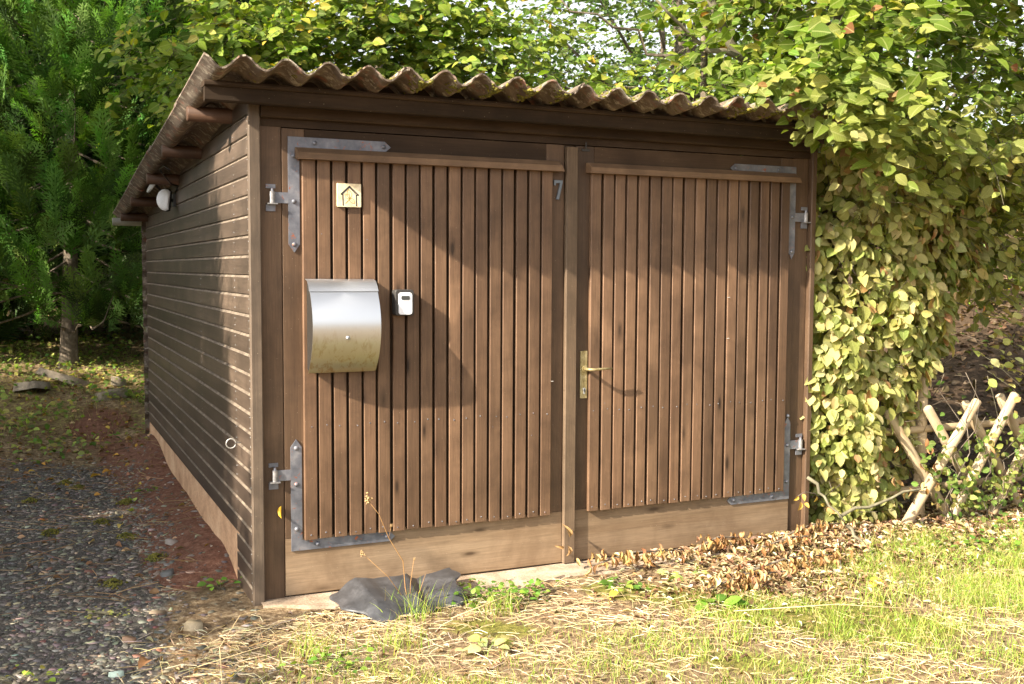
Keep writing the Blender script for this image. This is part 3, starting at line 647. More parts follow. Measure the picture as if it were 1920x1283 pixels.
# ------------------------------------------------------------------ house sign tile
sg = thing('house_sign', 'small square light wood sign tile with black house outline and gold leaves', 'sign', (.4435, 0, 1.834))
slab(rrect(.11, .105, .002, 2), -.0125, 0, .01).build('tile', M_tile, sg)
def strokes(mb, pts, wdt, y=-.0132, closed=False):
    P = [Vector((p[0], 0, p[1])) for p in pts]
    if closed: P.append(P[0])
    for a, b in zip(P[:-1], P[1:]):
        d = (b - a).normalized(); nn = Vector((-d.z, 0, d.x)) * wdt / 2; e = d * wdt * .3
        q = [a - e - nn, b + e - nn, b + e + nn, a - e + nn]; mb.add([(v.x, y, v.z) for v in q] + [(v.x, y + .0006, v.z) for v in q], [(3, 2, 1, 0), (0, 1, 5, 4), (1, 2, 6, 5), (2, 3, 7, 6), (3, 0, 4, 7)])
S = .11 / 195.
def px(x, y): return ((x - 235) * S, (198 - y) * S)
hs = MB(); strokes(hs, [px(183, 280), px(181, 193), px(166, 191), px(235, 126), px(310, 194), px(291, 196), px(294, 281)], .0046)
strokes(hs, [px(181, 187), px(235, 136), px(291, 190)], .003, -.01325); hs.build('house_outline', M_black, sg)
def leafloop(base, tip, wd):
    b = Vector(base); t_ = Vector(tip); d = t_ - b; n2 = Vector((-d.y, d.x)).normalized() * wd
    L1 = [b + d * q + n2 * math.sin(math.pi * q ** .8) for q in np.linspace(0, 1, 9)]; L2 = [b + d * q - n2 * math.sin(math.pi * q ** .8) for q in np.linspace(1, 0, 9)][1:-1]
    return [(p.x, p.y) for p in L1 + L2]
lf = MB()
c0 = px(238, 222)
for tip, wd in ((px(228, 150), .0115), (px(197, 190), .009), (px(277, 262), .009)):
    strokes(lf, leafloop(c0, tip, wd), .0019, -.0131, True); strokes(lf, [c0, ((c0[0] + tip[0] * 2) / 3, (c0[1] + tip[1] * 2) / 3)], .0014, -.0131)
strokes(lf, [px(203, 263), px(222, 245), c0], .0024, -.0131); lf.build('leaf_print', M_gold, sg)

# ------------------------------------------------------------------ house number 7
h7 = thing('house_number', 'metal house number 7 on the door stile beside the central strip', 'house number', (1.512, .0205, 1.898))
q7 = MB(); pts7 = [(-.024, .047), (.024, .047), (.024, .038), (.004, -.047), (-.010, -.047), (.010, .033), (-.014, .033), (-.014, .022), (-.024, .022)]
n = len(pts7); P7 = pts7[::-1]
q7.add([(x, -.01, z) for x, z in P7] + [(x, 0, z) for x, z in P7], [tuple(range(n)), tuple(range(n, 2 * n))[::-1]] + [((i + 1) % n, i, n + i, n + (i + 1) % n) for i in range(n)])
q7.build('digit', plain('satin_steel', (.14, .16, .18), .35, .4), h7)

# ------------------------------------------------------------------ solar wall light
sl = thing('solar_wall_light', 'white domed solar light with black bracket under the left eave', 'wall light', (-.012, 2.5, 1.94))
MB().box(-.004, .012, -.03, .03, -.04, .04).build('wall_plate', M_black, sl)
MB().tube([(-.004, 0, .0), (-.04, -.01, .0)], [.012, .016], 10).build('bracket', M_black, sl, smooth=True)
hd = MB(); n = 14
def half(rad, nn=14): return [(rad * math.cos(a), rad * math.sin(a)) for a in np.linspace(-math.pi / 2 - .35, math.pi / 2 + .35, nn)]
# round shade facing the camera side : disc-like hemisphere
vs = []; fs = []; rings = 6; nn = 16
for i in range(rings + 1):
    a = math.pi / 2 * i / rings
    for j in range(nn):
        b_ = 2 * math.pi * j / nn; vs.append((-.03 * math.sin(a) * .7, .062 * math.cos(a) * math.cos(b_), .075 * math.cos(a) * math.sin(b_)))
for i in range(rings):
    for j in range(nn): fs.append((i * nn + j, i * nn + (j + 1) % nn, (i + 1) * nn + (j + 1) % nn, (i + 1) * nn + j))
fs.append(tuple(range(nn)))
cl = lambda vv, k_: [(v[0] + .25 * v[2] * 0, max(v[1] * k_, -.03 - .12 * v[2]), v[2] * k_) for v in vv]
hd.add(cl(vs, 1.0), fs); hd.build('lamp_head', M_black, sl, (-.04, -.01, .0), True, (0, 0, R(58)))
hd2 = MB(); hd2.add(cl(vs, .93), fs); hd2.build('lens', M_white, sl, (-.055, -.035, .0), True, (0, 0, R(58)))
MB().tube([(0, 0, -.005), (0, 0, .005)], .055, 20).build('solar_panel', M_zinc, sl, (-.125, .04, .095), rot=tuple(Vector((-.85, -.12, .5)).to_track_quat('Z', 'Y').to_euler()))
MB().tube([(-.05, 0, .04), (-.10, .045, .095)], .008, 6).build('panel_arm', M_black, sl)

# ------------------------------------------------------------------ rubber mat in front of the door
mt = MB(); nu, nv = 60, 24; vs = []
def matpt(u, v):
    # u 0..1 left-right, v 0..1 front-back : a stiff sheet bent over two soft ridges
    fl = Vector((.40, -.465, 0)); fr_ = Vector((.85, -.37, 0)); bl = Vector((.35, -.06, 0)); brr = Vector((.93, -.08, 0))
    p = (fl * (1 - u) + fr_ * u) * (1 - v) + (bl * (1 - u) + brr * u) * v
    uu = u - .05 * v
    h = float(np.interp(uu, [-.05, .0, .06, .12, .20, .26, .48, .53, .58, .63, .70, .90, .97, 1.0], [.015, .03, .058, .076, .073, .066, .071, .075, .054, .044, .058, .072, .070, .052]))
    h *= float(np.interp(v, [0, .1, .22, .6, 1], [.10, .42, .80, .95, 1.02])); h = max(h * 1.2, .010)
    e = .012 * math.sin(u * 17 + 1) * (1 - v) ** 2; p.y += e + (.012 * math.sin(u * 8 + 1) + .008 * math.sin(u * 21)) * v ** 4; p.x += .02 * math.sin(v * 11) * (1 if u < .03 or u > .97 else 0)
    if u < .06 and v > .35 : p.x -= .05 * (1 - u / .06) * math.sin((v - .35) / .65 * math.pi)
    p.z = h; return p
for j in range(nv + 1):
    for i in range(nu + 1): vs.append(matpt(i / nu, j / nv))
W_ = nu + 1; fs = [(j * W_ + i, j * W_ + i + 1, (j + 1) * W_ + i + 1, (j + 1) * W_ + i) for j in range(nv) for i in range(nu)]
k0 = len(vs); vs2 = vs + [(p.x, p.y, p.z - .006) for p in vs]; fs2 = fs + [tuple(k0 + q for q in f[::-1]) for f in fs]
for i in range(nu): fs2 += [(i + 1, i, k0 + i, k0 + i + 1), (nv * W_ + i, nv * W_ + i + 1, k0 + nv * W_ + i + 1, k0 + nv * W_ + i)]
for j in range(nv): fs2 += [(j * W_, (j + 1) * W_, k0 + (j + 1) * W_, k0 + j * W_), ((j + 1) * W_ + nu, j * W_ + nu, k0 + j * W_ + nu, k0 + (j + 1) * W_ + nu)]
mt.add(vs2, fs2); o = mt.build('rubber_mat', M_rubber, smooth=True); o.data.set_sharp_from_angle(angle=R(70)); tag(o, 'crumpled dark grey rubber mat lying in front of the left door', 'mat')

# ------------------------------------------------------------------ gravel
def scatter(n, x0, x1, y0, y1, dens, r):
    x = r.uniform(x0, x1, n); y = r.uniform(y0, y1, n); k_ = r.random(n) < dens(x, y); x, y = x[k_], y[k_]; return np.stack([x, y, H(x, y)], -1)
def chips(P, smin, smax, pal, seed, mat=M_stone, flat=(.1, .24), name='gravel', k=5):
    r = np.random.default_rng(seed); n = len(P); ang = (np.arange(k) * 2 * np.pi / k)[None] + r.uniform(-.35, .35, (n, k)) + r.uniform(0, 6.28, (n, 1))
    rad = r.uniform(.6, 1.1, (n, k)); el = r.uniform(.38, .95, (n, 1)); s = smin + (smax - smin) * r.random((n, 1)) ** 3
    rot = r.uniform(0, 6.28, (n, 1)); X = rad * np.cos(ang); Y = rad * np.sin(ang) * el
    x = (X * np.cos(rot) - Y * np.sin(rot)) * s; y = (X * np.sin(rot) + Y * np.cos(rot)) * s; t = s * r.uniform(*flat, (n, 1)); tx, ty = r.normal(0, .16, (2, n, 1))
    bot = np.stack([x, y, x * tx + y * ty - t * .6], -1); top_ = np.stack([x * .9, y * .9, (x * tx + y * ty) * .9 + t * (1 + r.uniform(-.2, .2, (n, k)))], -1)
    V = np.concatenate([bot, top_], 1) + P[:, None]
    f = []
    for i in range(k): j = (i + 1) % k; f += [(i, j, k + j), (i, k + j, k + i)]
    for i in range(1, k - 1): f.append((k, k + i, k + i + 1))
    F = (np.arange(n) * 2 * k)[:, None, None] + np.array(f)
    return V.reshape(-1, 3), F.reshape(-1, 3), np.repeat(pick(pal, n, .25, r), 2 * k, 0)
slate = [(.082, .072, .062, 5), (.135, .12, .102, 4), (.215, .19, .155, 2.4), (.31, .26, .18, 1.3), (.42, .38, .3, .4), (.2, .1, .065, .5)]
n = 42000; x = rng.uniform(-1.8, .1, n); y = -1.3 + 5.6 * rng.random(n) ** 1.35
kp = rng.random(n) < np.maximum(mask_gravel(x, y), .12 * (x < .0) + .25 * ((x < -.2) & (y < -.5))); x, y = x[kp], y[kp]; P = np.stack([x, y, H(x, y)], -1)
V, F, T = chips(P, .005, .03, slate, 5, flat=(.06, .16)); tag(link('gravel', npmesh('gravel', V, F, M_stone, T)), 'dark slate chippings covering the drive beside the shed', 'gravel', kind='stuff')
def stone(loc, s, col, seed, name='stone'):
    V, F, T = chips(np.zeros((1, 3)), s, s, [(*col, 1)], seed, flat=(.2, .45)); return link(name, npmesh(name, V, F, M_stone, T), None, loc)
P = scatter(1500, 4.2, 11, .6, 7, lambda x, y: .5 * sst(.5, 1.2, y + .35 * x - 1.4) * sst(-.2, .3, wob(x, y, 2.2, 1)), rng); n_ = len(P); P[:, 2] += rng.uniform(.02, .16, n_)
tag(link('slope_plants', leaves('slope_plants', P, rng.normal(0, 1, (n_, 3)) * np.array([1, 1, .3]), rng.normal(0, .4, (n_, 3)) + np.array([0, -.2, 1]), rng.uniform(.05, .1, n_), pick([(.1, .17, .03, 2), (.18, .25, .05, 1)], n_, .2, rng), M_leafB, LFAR)), 'low green plants scattered on the leaf covered slope', 'ground cover', kind='stuff')
sd_ = [(-.40, .05, .045, (.2, .15, .09), 'brown flat stone on the gravel near the shed corner'), (-.30, .62, .04, (.09, .09, .1), 'dark slate piece lying on the red soil by the wall'),
       (-.55, -.25, .035, (.3, .18, .1), 'small orange brown stone in the middle of the gravel'), (-.28, -.2, .06, (.35, .22, .13), 'long tan stone lying before the corner post'),
       (-.62, -.62, .035, (.5, .48, .46), 'pale whitish stone at the front edge of the gravel'), (-.22, 1.1, .04, (.3, .3, .31), 'light grey stone on the red soil beside the concrete base')]
for i, (x, y, s, c, lb) in enumerate(sd_): tag(stone((x, y, float(H(x, y)) + .006), s, c, 40 + i), lb, 'stone')
# moss cushions on the gravel
mlab = ['moss cushion in the middle of the gravel beside a yellow leaf', 'moss cushion just behind the middle one on the gravel', 'moss cushion near the left edge of the gravel', 'large round moss cushion nearest the concrete base', 'moss cushion at the far left of the gravel', 'moss cushion at the back of the gravel left of the orange leaf', 'moss cushion close to the red soil at the back', 'small moss cushion near the short bleached stick', 'hindmost moss cushion on the gravel']
for i, (u_, v_) in enumerate(((-.42, 1.45), (-.52, 1.9), (-.80, 1.7), (-.32, .95), (-.9, 2.7), (-.6, 3.0), (-.35, 2.4), (-.55, .6), (-.68, 3.2))):
    Pm = np.stack([u_ + rng.normal(0, .022, 130), v_ + rng.normal(0, .03, 130), np.zeros(130)], -1); d = np.hypot(Pm[:, 0] - u_, Pm[:, 1] - v_); Pm[:, 2] = H(Pm[:, 0], Pm[:, 1]) + .022 * np.exp(-(d / .03) ** 2) + .004
    V, F = blobs(Pm, .004, .009, .8, i); V = V - np.array([u_, v_, 0]); ct = thing('moss_cushion', mlab[i], 'moss', (u_, v_, 0), 0, 'moss cushions on the gravel'); tag(link('tufts', npmesh('tufts', V, F, M_moss), ct), kind='stuff')
# flat rock slabs by the conifer
for (x, y, sx, sy, rz, lb) in ((-.86, 5.9, .42, .30, .3, 'large flat brown rock slab at the left edge below the conifer trunk'), (-.5, 6.1, .36, .25, -.35, 'tilted flat rock slab directly below the conifer trunk'),
                               (-.22, 5.55, .34, .16, .1, 'flat rock slab half buried in leaves near the shed back corner'), (-.12, 5.95, .2, .12, .6, 'small flat rock behind the half buried slab')):
    V, F, T = chips(np.zeros((1, 3)), 1, 1, [(.25, .19, .13, 1)], int(x * 100) % 97 + 3, flat=(.12, .13)); V = V * np.array([sx, sy, .35])
    o = link('rock_slab', npmesh('rock_slab', V, F, M_rock), None, (x, y, float(H(x, y)) + .02), (R(-6), R(4), rz)); tag(o, lb, 'rock')

# ------------------------------------------------------------------ FENCE (crossed poles)
fen = thing('pole_fence', 'rustic fence of crossed round wooden poles beside the hornbeam', 'fence', (3.7, -.06, 0))
def pole(a, b, r=.03, name='pole'):
    a = Vector(a); b = Vector(b); d = (b - a); ln = d.length; mb = MB(); mb.tube([(0, 0, -.12), (0, 0, ln * .5), (0, 0, ln - .008), (0, 0, ln)], [r * 1.04, r, r * .95, r * .82], 12)
    o = mb.build(name, M_pole, fen, a - fen.location, True); o.rotation_euler = d.to_track_quat('Z', 'Y').to_euler(); o.data.set_sharp_from_angle(angle=R(50)); return o
for (bx, bz, tx, tz) in ((3.70, -.02, 4.281, .735), (4.06, -.02, 4.60, .76), (4.40, -.02, 4.93, .76), (4.73, -.02, 5.27, .76), (5.06, -.02, 5.6, .76), (5.4, -.02, 5.94, .76)): pole((bx, -.11, bz), (tx, -.11, tz))
for (tx, tz) in ((3.64, .69), (3.947, .70), (4.249, .715), (4.54, .745), (4.87, .75), (5.2, .75), (5.53, .75)): pole((tx + .54, -.045, -.02), (tx, -.045, tz))
pole((3.99, .04, 0), (3.99, .04, .98), .036, 'fence_post'); pole((5.5, .04, 0), (5.5, .04, .95), .036, 'fence_post')
for zz_ in (.2, .56): pole((3.6, .02, zz_), (6.1, .02, zz_ + .01), .022, 'rail')

# ------------------------------------------------------------------ TREES
def wander(a, b, n=6, amp=.06, seed=0):
    r = random.Random(seed); a = Vector(a); b = Vector(b); L_ = (b - a).length
    return [a + (b - a) * (i / n) + (Vector((r.uniform(-1, 1), r.uniform(-1, 1), r.uniform(-1, 1))) * amp * L_ if 0 < i < n else Vector()) for i in range(n + 1)]
def limb(parent, a, b, r0, r1, name='branch', mat=M_barkg, seed=0, amp=.05, n=6, sides=8):
    pts = wander(a, b, n, amp, seed); mb = MB(); mb.tube(pts, [r0 + (r1 - r0) * i / n for i in range(n + 1)], sides); o = mb.build(name, mat, parent, smooth=True); return pts
def leaf_individuals(parent, P, D, Nn, S, T, cnt, mat):
    """build the cnt leaves that show largest as objects of their own; return mask of the rest"""
    u, v, z = project(P); ok = (u > 15) & (u < 1905) & (v > 8) & (v < 1275) & (z > 0); toc = nrm(np.array(CAM) - P); face = np.abs(np.sum(nrm(Nn) * toc, 1))
    score = np.where(ok, S / np.maximum(z, .1) * (.3 + face), -1)
    # prefer those nearest in cell of the picture
    cell = (np.clip(u, 0, 1919) // 18).astype(int) * 200 + (np.clip(v, 0, 1282) // 18).astype(int); order = np.lexsort((z, cell)); first = np.zeros(len(P), bool); last = None
    oc = cell[order]; firstpos = np.r_[True, oc[1:] != oc[:-1]]; first[order[firstpos]] = True
    score = np.where(first, score + .001 * face, score * .2); sel = np.argsort(-score)[:cnt]
    nv_ = 14; vm = []
    qs = np.argsort(T[sel].sum(1)); groups = np.array_split(sel[qs], nv_)
    for gi, g in enumerate(groups):
        tv, tf = LT[gi % 3]; tt = np.tile(T[g].mean(0), (len(tv), 1)); me = npmesh('leaf', tv, tf, mat, tt, lc=tv)
        for i in g:
            d = Vector(D[i]).normalized(); xx = d.cross(Vector(Nn[i])).normalized(); zz_ = xx.cross(d); s = float(S[i])
            o = bpy.data.objects.new('leaf', me); COL.objects.link(o); o.parent = parent; p_ = Vector(P[i]) - parent.location
            o.matrix_basis = Matrix(((xx.x * s, d.x * s, zz_.x * s, p_.x), (xx.y * s, d.y * s, zz_.y * s, p_.y), (xx.z * s, d.z * s, zz_.z * s, p_.z), (0, 0, 0, 1)))
    mk = np.ones(len(P), bool); mk[sel] = False; return mk

# --- hornbeam at the right of the shed
LX, LY = 3.72, .42
hb = thing('hornbeam_tree', 'leafy hornbeam filling the right side beside the shed door, pale sunlit leaves below', 'tree', (LX, LY, 0))
rh = np.random.default_rng(21)
def lt(p): return (p[0] - LX, p[1] - LY, p[2])
tp = limb(hb, (0, 0, -.1), (.12, .12, 4.6), .085, .05, 'trunk', M_barkg, 3, .02, 9, 12)
limb(hb, (-.08, .03, 0), (-.3, .05, 2.1), .06, .045, 'trunk', M_barkg, 8, .02, 5, 10)
limb(hb, (-.3, .05, 2.1), (-1.0, .2, 3.25), .045, .02, 'branch', M_barkg, 4, .03)
brs = [((.02, .05, 1.2), (.7, -.1, 1.9)), ((.03, .05, 1.7), (-.55, -.3, 2.6)), ((.05, .05, 2.1), (.9, -.2, 2.9)), ((.06, .06, 2.4), (-.9, -.1, 3.1)), ((.07, .08, 2.7), (.8, .3, 3.6)), ((.08, .1, 3.0), (-1.2, .3, 3.8)), ((.09, .1, 3.4), (-.6, -.4, 4.1)), ((.1, .1, 3.8), (.7, .1, 4.6)),
       ((0, 0, .8), (-.5, -.2, 1.5)), ((0, 0, .6), (.5, -.25, 1.1)), ((0, 0, .4), (-.45, -.25, .8)), ((-.3, .05, 1.9), (-.7, -.5, 2.45)), ((-.6, .1, 2.6), (-1.4, .0, 3.0)), ((-.3, .05, 2.1), (-1.2, -.35, 2.5))]
for i, (a, b) in enumerate(brs): limb(hb, a, b, .022, .006, 'branch', M_barkg, 50 + i, .06, 6, 6)
# hedge-like lower body : leaves over the outside
def hedge_leaves(n):
    z = rh.uniform(.02, 2.35, n); xl = 3.10 + .05 * np.sin(z * 7) + np.where(z < .35, .12, 0)
    xr = 4.42 + .12 * np.sin(z * 4.) - .42 * (1 - sst(.85, 1.15, z)) - np.where(z < .9, (.9 - z) * .3, 0) + np.where(z > 1.9, .35, 0)
    t = rh.random(n); x = xl + (xr - xl) * t; depth = rh.exponential(.14, n)
    bul = .20 * (1 - (2 * t - 1) ** 2) ** .5
    clump = .07 * (np.sin(x * 9 + z * 4) + np.sin(x * 4 - z * 11 + 1) + np.sin(x * 15 + z * 13))
    y = .10 - bul - clump * .55 + depth + .08 * sst(.5, .0, z)
    P = np.stack([x, y, z], -1)
    out = np.stack([(t - .5) * 1.1, -np.ones(n), .55 * np.ones(n)], -1)
    Nn = nrm(out) + rh.normal(0, .38, (n, 3)); D = np.stack([(t - .5) * 1.2 + rh.normal(0, .6, n), -.35 + rh.normal(0, .3, n), -.75 + rh.normal(0, .35, n)], -1)
    S_ = rh.uniform(.036, .1, n) * np.where(z < .7, .85, 1); return P, D, Nn, S_
P1, D1, N1, S1 = hedge_leaves(7000)
pal_low = [(.36, .35, .12, 4), (.46, .43, .19, 3), (.24, .265, .075, 3), (.48, .39, .2, .9), (.32, .18, .08, .4)]  # lower leaves: the bleaching of full sun is put into the tint
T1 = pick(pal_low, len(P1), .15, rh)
# upper crown built of twigs
def crown_twigs(centers, spread, per, Lr, K, size, r, outc=None, droop=.3, out_w=.8, flat=.75, face=(0, 0, 0)):
    C_ = np.repeat(np.asarray(centers, float), per, 0); O = C_ + r.normal(0, 1, C_.shape) * np.asarray(spread); D = (O - (np.asarray(outc) if outc is not None else C_)); D = nrm(D) * out_w + r.normal(0, .5, C_.shape); D[:, 2] *= .5
    Ls = r.uniform(*Lr, len(O)); P, Dl, Nl, Sz = twig_leaves(O, D, Ls, K, size, r, droop, flat, face); return O, D, Ls, P, Dl, Nl, Sz
cs = []
for _ in range(34): cs.append((rh.uniform(4.25, 5.0), rh.uniform(.0, .9), rh.uniform(1.55, 2.3)))
for _ in range(420):
    z = rh.uniform(2.12, 4.3); a = rh.uniform(0, 6.28); rad = (1.2 + .12 * (z - 2.2)) * math.sqrt(rh.random()); x = LX + .4 + 1.45 * rad * math.cos(a); y = .4 + .95 * rad * math.sin(a)
    if x - .2 * y < 2.8: continue
    if x < 3.0 and z < 2.65: z += .5
    if x < 3.2 and z < 2.5 and y > -.4 : continue
    if x > 4.6 and z < 2.3: continue
    cs.append((x, y, z))
# leaves overhanging the roof edge at right
cs += [(2.68, -.5, 2.40), (2.78, -.5, 2.30), (2.86, -.5, 2.42), (2.9, -.5, 2.26), (2.98, -.5, 2.36), (2.74, -.5, 2.5), (2.6, -.48, 2.5), (3.0, -.5, 2.2), (3.15, -.5, 2.34), (3.1, -.48, 2.45), (2.95, -.35, 2.42), (3.05, -.4, 2.3), (3.2, -.38, 2.2), (3.25, -.3, 2.38), (3.1, -.3, 2.55), (2.7, .1, 2.62), (4.55, -.1, 2.05), (4.45, -.15, 1.9), (3.0, -.42, 2.48), (2.9, -.3, 2.52), (3.15, -.4, 2.15), (3.3, -.35, 2.1), (2.75, -.35, 2.6), (4.5, 0, 2.2), (4.7, .1, 2.1), (4.8, 0, 2.3)]
O2, DD2, L2, P2, D2, N2, S2 = crown_twigs(cs, (.13, .13, .12), 7, (.18, .38), 6, .108, rh, (LX + .1, .6, 2.6), .45, .8, .35, (-.35, -.55, .15))
# sprays reaching right past the hedge
O3, DD3, L3, P3, D3, N3, S3 = crown_twigs([(4.4, -.05, 1.75), (4.5, 0, 1.45), (4.5, 0, 1.2), (4.4, -.05, .98), (4.35, -.1, 1.08), (4.55, 0, 1.62), (4.6, 0, 1.9), (4.55, .1, 1.3)], (.06, .05, .06), 5, (.2, .34), 6, .07, rh, (3.9, .3, 1.3), .25, 1.4)
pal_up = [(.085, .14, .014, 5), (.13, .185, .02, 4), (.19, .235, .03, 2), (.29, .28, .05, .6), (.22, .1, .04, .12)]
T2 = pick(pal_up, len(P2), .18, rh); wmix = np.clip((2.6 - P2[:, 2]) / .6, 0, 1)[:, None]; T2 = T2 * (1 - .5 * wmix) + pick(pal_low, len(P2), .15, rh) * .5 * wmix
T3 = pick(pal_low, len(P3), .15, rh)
# hide leaves that would stand inside the shed or in front of its doors
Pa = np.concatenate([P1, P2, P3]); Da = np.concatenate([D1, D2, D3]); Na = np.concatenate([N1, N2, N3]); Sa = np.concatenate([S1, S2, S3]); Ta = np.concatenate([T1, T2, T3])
keep = ~((Pa[:, 0] < 3.10) & (Pa[:, 1] > -.32) & (Pa[:, 2] < 2.42)); keep &= ~((Pa[:, 0] < 2.95) & (Pa[:, 2] < 2.14)) & ~((Pa[:, 0] < 2.6) & (Pa[:, 2] < 2.3)) 
zr_ = 2.40 - .08 * (Pa[:, 1] + .28); keep &= ~((Pa[:, 0] < 3.35) & (Pa[:, 1] > -.32) & (np.abs(Pa[:, 2] - (zr_ - .06)) < .09))
keep &= ~((Pa[:, 0] > 3.5) & (Pa[:, 1] < .0) & (Pa[:, 2] < .8) & (rh.random(len(Pa)) < .8))
Pa, Da, Na, Sa, Ta = Pa[keep], Da[keep], Na[keep], Sa[keep], Ta[keep]
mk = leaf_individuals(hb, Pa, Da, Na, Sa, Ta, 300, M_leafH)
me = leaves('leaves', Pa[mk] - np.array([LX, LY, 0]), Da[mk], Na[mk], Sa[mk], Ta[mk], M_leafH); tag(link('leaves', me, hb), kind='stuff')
Ot = np.concatenate([O2, O3]); Dt = np.concatenate([DD2, DD3]); Lt = np.concatenate([L2, L3]); kk = ~((Ot[:, 0] < 3.35) & (Ot[:, 2] < 2.75))
tag(link('twigs', twigs_mesh(Ot[kk] - np.array([LX, LY, 0]), Dt[kk], Lt[kk], .35, M_barkg), hb), kind='stuff')
# inner twigs of the hedge
n = 500; Oi = np.stack([rh.uniform(3.25, 4.2, n), rh.uniform(.1, .4, n), rh.uniform(.05, 2.2, n)], -1); Di = np.stack([rh.normal(0, .6, n), -1 * np.ones(n) * .7, rh.uniform(-.2, .9, n)], -1)
tag(link('inner_twigs', twigs_mesh(Oi - np.array([LX, LY, 0]), Di, rh.uniform(.15, .4, n), .1, M_bark, .003), hb), kind='stuff')
# dead curled leaf clusters hanging
def dry_cluster(parent, c, n, size, r, mat=M_dry, pal=((.34, .2, .09, 2), (.5, .34, .17, 2), (.26, .13, .05, 1)), spread=(.03, .03, .06)):
    P_ = np.array(c) + r.normal(0, 1, (n, 3)) * np.array(spread); D_ = np.stack([r.normal(0, .35, n), r.normal(0, .35, n), -np.ones(n)], -1); N_ = r.normal(0, 1, (n, 3))
    return P_, D_, N_, r.uniform(.5, 1, n) * size, pick(pal, n, .2, r)
dc = [dry_cluster(None, (3.30, -.16, 2.08), 9, .09, rh), dry_cluster(None, (3.42, -.16, 2.1), 7, .09, rh), dry_cluster(None, (3.75, -.16, 1.75), 8, .06, rh, spread=(.15, .03, .1)), dry_cluster(None, (4.0, -.16, 1.35), 8, .05, rh, spread=(.15, .03, .15)), dry_cluster(None, (3.8, -.2, .4), 16, .06, rh, spread=(.2, .03, .12))]
A = [np.concatenate(q) for q in zip(*dc)]; A[0] = A[0] - np.array([LX, LY, 0]); LCURL = leaf_template(.42, .42, .35)
tag(link('dead_leaves', leaves('dead_leaves', *A, M_dry, LCURL), hb), kind='stuff')

# --- generic broadleaf tree behind
def broadleaf(loc, label, trunks, branches, centers, spread, per, Lr, K, size, pal, outc, seed, group=None, indiv=0, name='hornbeam_tree', mat=M_leafB, droop=.3, out_w=.8, avoid=True, tmpl=None, flat=.75, face=(0, 0, 0)):
    r = np.random.default_rng(seed); z0 = float(H(*loc)); t = thing(name, label, 'tree', (loc[0], loc[1], z0), 0, group); B = np.array([loc[0], loc[1], z0])
    for i, (a, b, ra, rb) in enumerate(trunks): limb(t, Vector(a) - Vector(B), Vector(b) - Vector(B), ra, rb, 'trunk', M_bark, seed + i, .02, 8, 10)
    for i, (a, b, ra) in enumerate(branches): limb(t, Vector(a) - Vector(B), Vector(b) - Vector(B), ra, ra * .25, 'branch', M_bark, seed + 40 + i, .05, 7, 6)
    O, D, Ls, P, Dl, Nl, Sz = crown_twigs(centers, spread, per, Lr, K, size, r, outc, droop, out_w, flat, face); T = pick(pal, len(P), .2, r)
    if avoid:
        k1 = ~((P[:, 0] > -.35) & (P[:, 0] < 3.4) & (P[:, 1] > -.4) & (P[:, 1] < 4.7) & (P[:, 2] < 2.43 - .08 * (P[:, 1] + .28))); P, Dl, Nl, Sz, T = P[k1], Dl[k1], Nl[k1], Sz[k1], T[k1]
        k2 = ~((O[:, 0] > -.5) & (O[:, 0] < 3.5) & (O[:, 1] < 4.8) & (O[:, 2] < 2.55 - .08 * (O[:, 1] + .28))); O, D, Ls = O[k2], D[k2], Ls[k2]
    if indiv: mk = leaf_individuals(t, P, Dl, Nl, Sz, T, indiv, mat)
    else: mk = np.ones(len(P), bool)
    tag(link('leaves', leaves('leaves', P[mk] - B, Dl[mk], Nl[mk], Sz[mk], T[mk], mat, tmpl), t), kind='stuff')
    if len(O): tag(link('twigs', twigs_mesh(O - B, D, Ls, droop, M_bark), t), kind='stuff')
    return t
def ell(r, n, c, rad, shell=.5):
    out = []
    while len(out) < n:
        v = r.normal(0, 1, 3); v /= np.linalg.norm(v); q = shell + (1 - shell) * r.random(); p = np.array(c) + v * np.array(rad) * q; out.append(p)
    return np.array(out)
ra = np.random.default_rng(33)
pal_yel = [(.16, .235, .03, 4), (.23, .29, .04, 3), (.11, .18, .025, 3), (.45, .33, .04, .3), (.32, .34, .06, .8)]
pal_mid = [(.11, .18, .03, 4), (.16, .23, .035, 3), (.22, .27, .05, 2), (.07, .11, .02, 2)]
# A: yellowish branch mass behind the left and middle of the roof
cA = np.concatenate([ell(ra, 130, (2.2, 4.9, 3.5), (2.1, .9, 1.05), .2), ell(ra, 22, (.7, 4.3, 3.2), (.6, .5, .5), .2), np.array([(.15, 5.1, 3.3), (.35, 5.0, 3.22), (.3, 5.2, 3.05), (.1, 5.0, 3.02), (.55, 5.0, 3.05), (.9, 4.9, 3.0), (1.3, 4.7, 2.8), (1.8, 4.6, 2.75)])])
broadleaf((2.7, 6.4), 'yellow green hornbeam leaning over the middle of the corrugated roof', [((2.7, 6.4, .3), (2.5, 6.1, 4.8), .09, .05)], [((2.7, 6.3, 2.2), (.9, 5.1, 3.3), .03), ((2.6, 6.3, 2.8), (1.5, 5.2, 3.9), .03), ((2.6, 6.3, 2.6), (3.8, 5.2, 3.6), .03), ((2.6, 6.2, 3.2), (.6, 5.2, 4.1), .03), ((2.6, 6.2, 2.4), (2.0, 4.9, 2.9), .02)],
          cA, (.22, .2, .16), 9, (.22, .44), 7, .118, pal_yel, (2.6, 6.6, 3.0), 61, indiv=300, mat=M_leafH, flat=.5, face=(-.3, -.5, .1))
